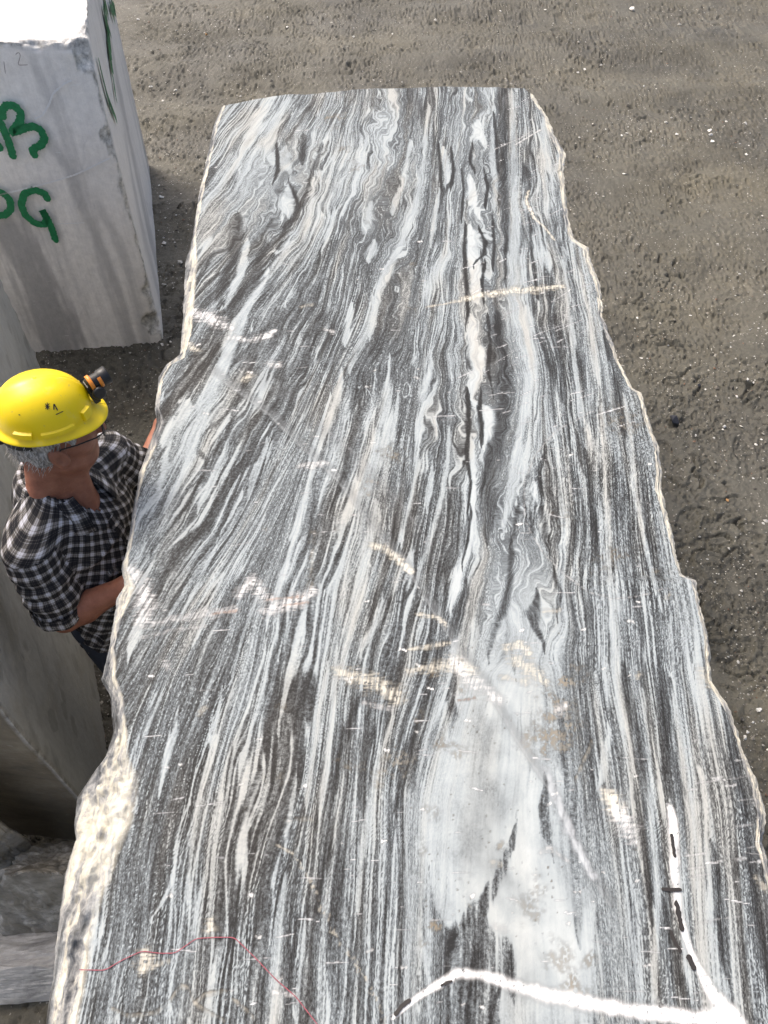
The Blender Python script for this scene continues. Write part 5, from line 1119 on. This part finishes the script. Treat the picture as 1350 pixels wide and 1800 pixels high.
# ---- glasses
gl = obj('eyeglasses', None, None, None, 'thin black-framed eyeglasses on the man\'s face', 'eyeglasses'); glc = hw_(.10, 0, .0); gl.location = glc
def tube(P, r, n=8):
    P = np.asarray(P, float); tg = np.gradient(P, axis=0); tg /= np.linalg.norm(tg, axis=1, keepdims=True); e1 = np.cross(tg, (.1, .2, .97)); e1 /= np.linalg.norm(e1, axis=1, keepdims=True); e2 = np.cross(tg, e1)
    an = np.linspace(0, 2 * np.pi, n + 1); V = np.concatenate([p + r * (np.outer(np.cos(an), a) + np.outer(np.sin(an), b)) for p, a, b in zip(P, e1, e2)]); return V, grid_quads(len(P), n + 1)
m_lens = NT('lens_glass'); m_lens = m_lens.set(Base_Color=(1, 1, 1, 1), Roughness=.02, Transmission_Weight=1.0, IOR=1.05)
for sd in (-1, 1):
    an = np.linspace(0, 2 * np.pi, 33); P = np.array([hw_(.116 - .006 * (abs(math.cos(a)) if math.cos(a) * sd > 0 else 0), sd * .035 + .0265 * math.cos(a), .000 + .0205 * math.sin(a)) for a in an])
    V, Q = tube(P, .0019); obj('rim', mesh_np('rim', V - glc, Q), m_plas, gl)
    VV = np.concatenate([P[:-1], P.mean(0)[None]]); i = np.arange(32); obj('lens', mesh_np('lens', VV - glc, np.stack([i, (i + 1) % 32, np.full(32, 32)], 1)), m_lens, gl)
    V, Q = tube([hw_(.112, sd * .062, .004), hw_(.09, sd * .074, .004), hw_(.04, sd * .080, .002), hw_(.0, sd * .083, .004), hw_(-.012, sd * .083, -.008)], .0020); obj('temple', mesh_np('temple', V - glc, Q), m_plas, gl)
V, Q = tube([hw_(.117, -.010, .006), hw_(.121, 0, .009), hw_(.117, .010, .006)], .0017); obj('bridge', mesh_np('bridge', V - glc, Q), m_plas, gl)

# ------------------------------------------------------------------ loose stones on the mud
def stone_mesh(name, seed, flat=.6):
    rs = np.random.RandomState(seed); import bmesh
    bm = bmesh.new()
    for _ in range(12): 
        v = rs.randn(3); v /= np.linalg.norm(v); v *= rs.uniform(.75, 1.0); bm.verts.new((v[0] * .5, v[1] * rs.uniform(.28, .42), v[2] * flat * .42))
    r_ = bmesh.ops.convex_hull(bm, input=bm.verts); bmesh.ops.delete(bm, geom=[g for g in r_['geom_interior'] if isinstance(g, bmesh.types.BMVert)], context='VERTS')
    me = bpy.data.meshes.new(name); bm.to_mesh(me); bm.free(); return me
m_chip = NT('white_chip'); co = m_chip.objco(); n_ = m_chip.noise(co, 3, 4, .6); c = m_chip.ramp(n_, [(.35, (.42, .40, .35)), (.6, (.74, .73, .69)), (.8, (.84, .83, .80))]); m_chip = m_chip.set(Base_Color=c, Roughness=.7)
m_tan = plain('tan_stone', (.42, .24, .10), .7, .3, .3, 3); m_drk = plain('dark_stone', (.035, .037, .045), .7, .3, .3, 3)
protos = {'w': [stone_mesh('marble_chip', 900 + k) for k in range(7)]}
protos['t'] = [stone_mesh('tan_stone', 950 + k, .8) for k in range(2)]; protos['d'] = [stone_mesh('dark_stone', 960 + k, .8) for k in range(2)]
for k, m in (('w', m_chip), ('t', m_tan), ('d', m_drk)):
    for me in protos[k]: me.materials.append(m)
CH = [(1112,16,13),(1027,121,8),(1016,124,7),(1310,218,14),(1247,230,11),(1248,238,9),(1252,250,11),(1188,241,8),(1097,308,12),(1152,160,7),(1132,152,6),(1043,216,7),(1064,225,7),(1102,233,8),(1092,237,8),(1312,273,9),(1170,218,8),
      (1213,555,6),(1121,558,7),(1161,567,5),(1276,215,6),(1345,211,6),(958,19,6),(1035,333,4),(1048,340,4),(1128,627,7),(1273,748,9),(1304,748,9),(1313,671,7),(1296,697,7),(1324,673,6),(1292,732,6),(1224,760,6),(1325,838,6),(1240,683,6),(1210,785,5),
      (1333,1246,14),(1308,1297,12),(1313,1287,8),(1322,1270,7),(1290,590,6),(1175,607,5),(1182,609,4),(1250,600,4),(1330,590,4),(1340,770,7),(1256,768,5),(1272,753,6),
      (308,157,9),(293,254,6),(283,345,12),(290,426,13),(300,453,8),(286,480,14),(289,500,10),(316,460,13),(284,603,8),(299,601,6),(243,36,8),(283,30,6),(265,151,10),(279,324,6),(325,358,4),(318,340,4),(305,505,6),(290,380,5),
      (211,630,4),(200,652,8),(190,769,6),(223,801,9),(242,696,4),(285,605,6),(258,668,4),(232,716,4),(150,655,5),(505,46,7),(470,30,4),(420,48,5),(690,60,4),(880,20,5),(760,15,4),(1230,80,5),(1060,60,4),(1290,120,4),(980,320,3),(1215,640,4),(1300,655,5),(1340,460,4),(1200,410,4),(1100,480,4),(1010,460,3)]
SPECIAL = {(1310,218): 'largest angular white chip on the mud, towards the right edge', (1097,308): 'lone white chip on bare mud right of the big block', (1112,16): 'pale oval stone at the top of the picture', (1333,1246): 'white chip at the far right, beside the lower part of the big block',
      (308,157): 'white pebble between the painted block and the far end of the big block', (223,801): 'pale greenish chip on the ground just above the man\'s far arm', (316,460): 'jagged pale chip touching the left edge of the big block'}
rc = random.Random(21)
def region_label(px, py, w):
    sz = 'tiny' if w <= 5 else ('small' if w <= 8 else 'larger')
    if px < 400:
        where = 'left of the big block, near the picture top' if py < 170 else ('on mud beside the right face of the painted block' if py < 420 else ('by the bottom corner of the painted block' if py < 560 else ('in front of the painted block' if py < 640 else 'on the mud right of the hard hat')))
    elif py < 150: where = 'beyond the far end of the big block' if px < 950 else ('near the top right, among the tyre marks' if px < 1200 else 'in the top right corner')
    elif py < 300: where = 'in the pebble line right of the far end' if px < 1220 else 'in the pebble cluster at the upper right edge'
    elif py < 520: where = 'on bare mud right of the big block'
    elif py < 650: where = 'beside the big block, above the boot prints' if px < 1200 else 'at the right edge, above the boot prints'
    elif py < 900: where = 'among the boot prints at right'
    else: where = 'beside the lower right edge of the block'
    return sz + ' white marble chip ' + where
def lay(px, py, w, kind, name, label, cat, group):
    x, y = at(px, py, 0.0); x, y = float(x), float(y); d = math.hypot(y * CP + CAMH * SP, 0) ; sc = w / F * (y * CP + CAMH * SP) * 1.15
    me = rc.choice(protos[kind]); o = bpy.data.objects.new(name, me); COL.objects.link(o)
    z = float(ground_height(np.array([x]), np.array([y]))[0]); o.location = (x, y, z + sc * .07); o.rotation_euler = (rc.uniform(-.3, .3), rc.uniform(-.3, .3), rc.uniform(0, 6.28)); o.scale = (sc,) * 3
    o['label'] = label; o['category'] = cat
    if group: o['group'] = group
for (px, py, w) in CH:
    s_ = SPECIAL.get((px, py)); lay(px, py, w, 'w', 'marble_chip', s_ or region_label(px, py, w), 'stone chip', 'white marble chips on the mud')
lay(1279, 878, 7, 't', 'tan_stone', 'small orange-tan stone among the boot prints', 'stone', None); lay(363, 60, 6, 't', 'tan_stone', 'small orange-tan stone near the top of the painted block', 'stone', None)
lay(1228, 680, 9, 'd', 'dark_stone', 'small dark blue-grey stone on the mud at right', 'stone', None); lay(1185, 742, 26, 'd', 'dark_stone', 'dark stone half sunk in a hole beside the big block', 'stone', None)

def gravel():
    """grit and pebbles nobody could count"""
    rs = np.random.RandomState(33); n = 90000
    # sample evenly over the seen ground, thinner far away
    px = rs.uniform(-60, 1410, n); py = rs.uniform(-40, 1500, n); x, y = at(px, py, 0.0)
    clus = fbm2(x * 1.1, y * 1.3, 3, 801) + .7 * fbm2(x * 4, y * 5, 2, 811)
    dens = .16 + 1.5 * np.clip(clus, 0, 1)
    for (a, b, r1, r2, w) in [(1270,690,110,90,.5),(300,420,40,150,1.2),(1180,225,200,30,.8),(230,700,70,80,.8),(300,60,90,60,.8),(190,1230,30,90,2.0),(1320,1290,40,80,1.0),(1120,30,200,40,.3),(40,1700,80,80,.6)]:
        dens += w * np.exp(-((px - a) / r1) ** 2 - ((py - b) / r2) ** 2)
    k = rs.rand(n) < dens * .85; x, y = x[k], y[k]; n = len(x)
    dist = y * CP + CAMH * SP
    r = np.clip(rs.lognormal(math.log(.0026), .55, n), .0012, .014) * (dist / 3.6) ** .55
    base = np.array([(1, 0, 0), (.31, .95, 0), (-.81, .59, 0), (-.81, -.59, 0), (.31, -.95, 0), (.1, .1, .75), (0, 0, -.5)])
    F_ = np.array([(0, 1, 5), (1, 2, 5), (2, 3, 5), (3, 4, 5), (4, 0, 5), (1, 0, 6), (2, 1, 6), (3, 2, 6), (4, 3, 6), (0, 4, 6)])
    B = base[None] * rs.uniform(.55, 1.2, (n, 7, 1)); an = rs.uniform(0, 6.28, n); c, s = np.cos(an), np.sin(an)
    sx = rs.uniform(.7, 1.5, n); B = np.stack([(B[..., 0] * sx[:, None]) * c[:, None] - B[..., 1] * s[:, None], (B[..., 0] * sx[:, None]) * s[:, None] + B[..., 1] * c[:, None], B[..., 2]], -1)
    z = ground_height(x, y); P = B * r[:, None, None] + np.stack([x, y, z + r * .15], 1)[:, None]
    Q = (F_[None] + 7 * np.arange(n)[:, None, None]).reshape(-1, 3)
    pal = np.array([(.62, .61, .57), (.40, .385, .34), (.20, .185, .155), (.11, .10, .085), (.045, .042, .038), (.17, .085, .05)]); pk = rs.choice(6, n, p=[.12, .17, .24, .21, .19, .07])
    colr = np.repeat(pal[pk] * rs.uniform(.75, 1.2, (n, 1)), 7, 0); me = mesh_np('gravel', P.reshape(-1, 3), Q, False); attr(me, 'col', 'FLOAT_COLOR', np.concatenate([colr, np.ones((len(colr), 1))], 1))
    t = NT('gravel'); m = t.set(Base_Color=t.mix(t.math('MULTIPLY', t.noise(t.objco(), 300, 2), .5), t.attr('col', 'Color'), (.12, .11, .09, 1)), Roughness=.75)
    obj('gravel', me, m, None, 'fine grit and pebbles scattered over the mud', 'gravel', kind='stuff')
gravel()
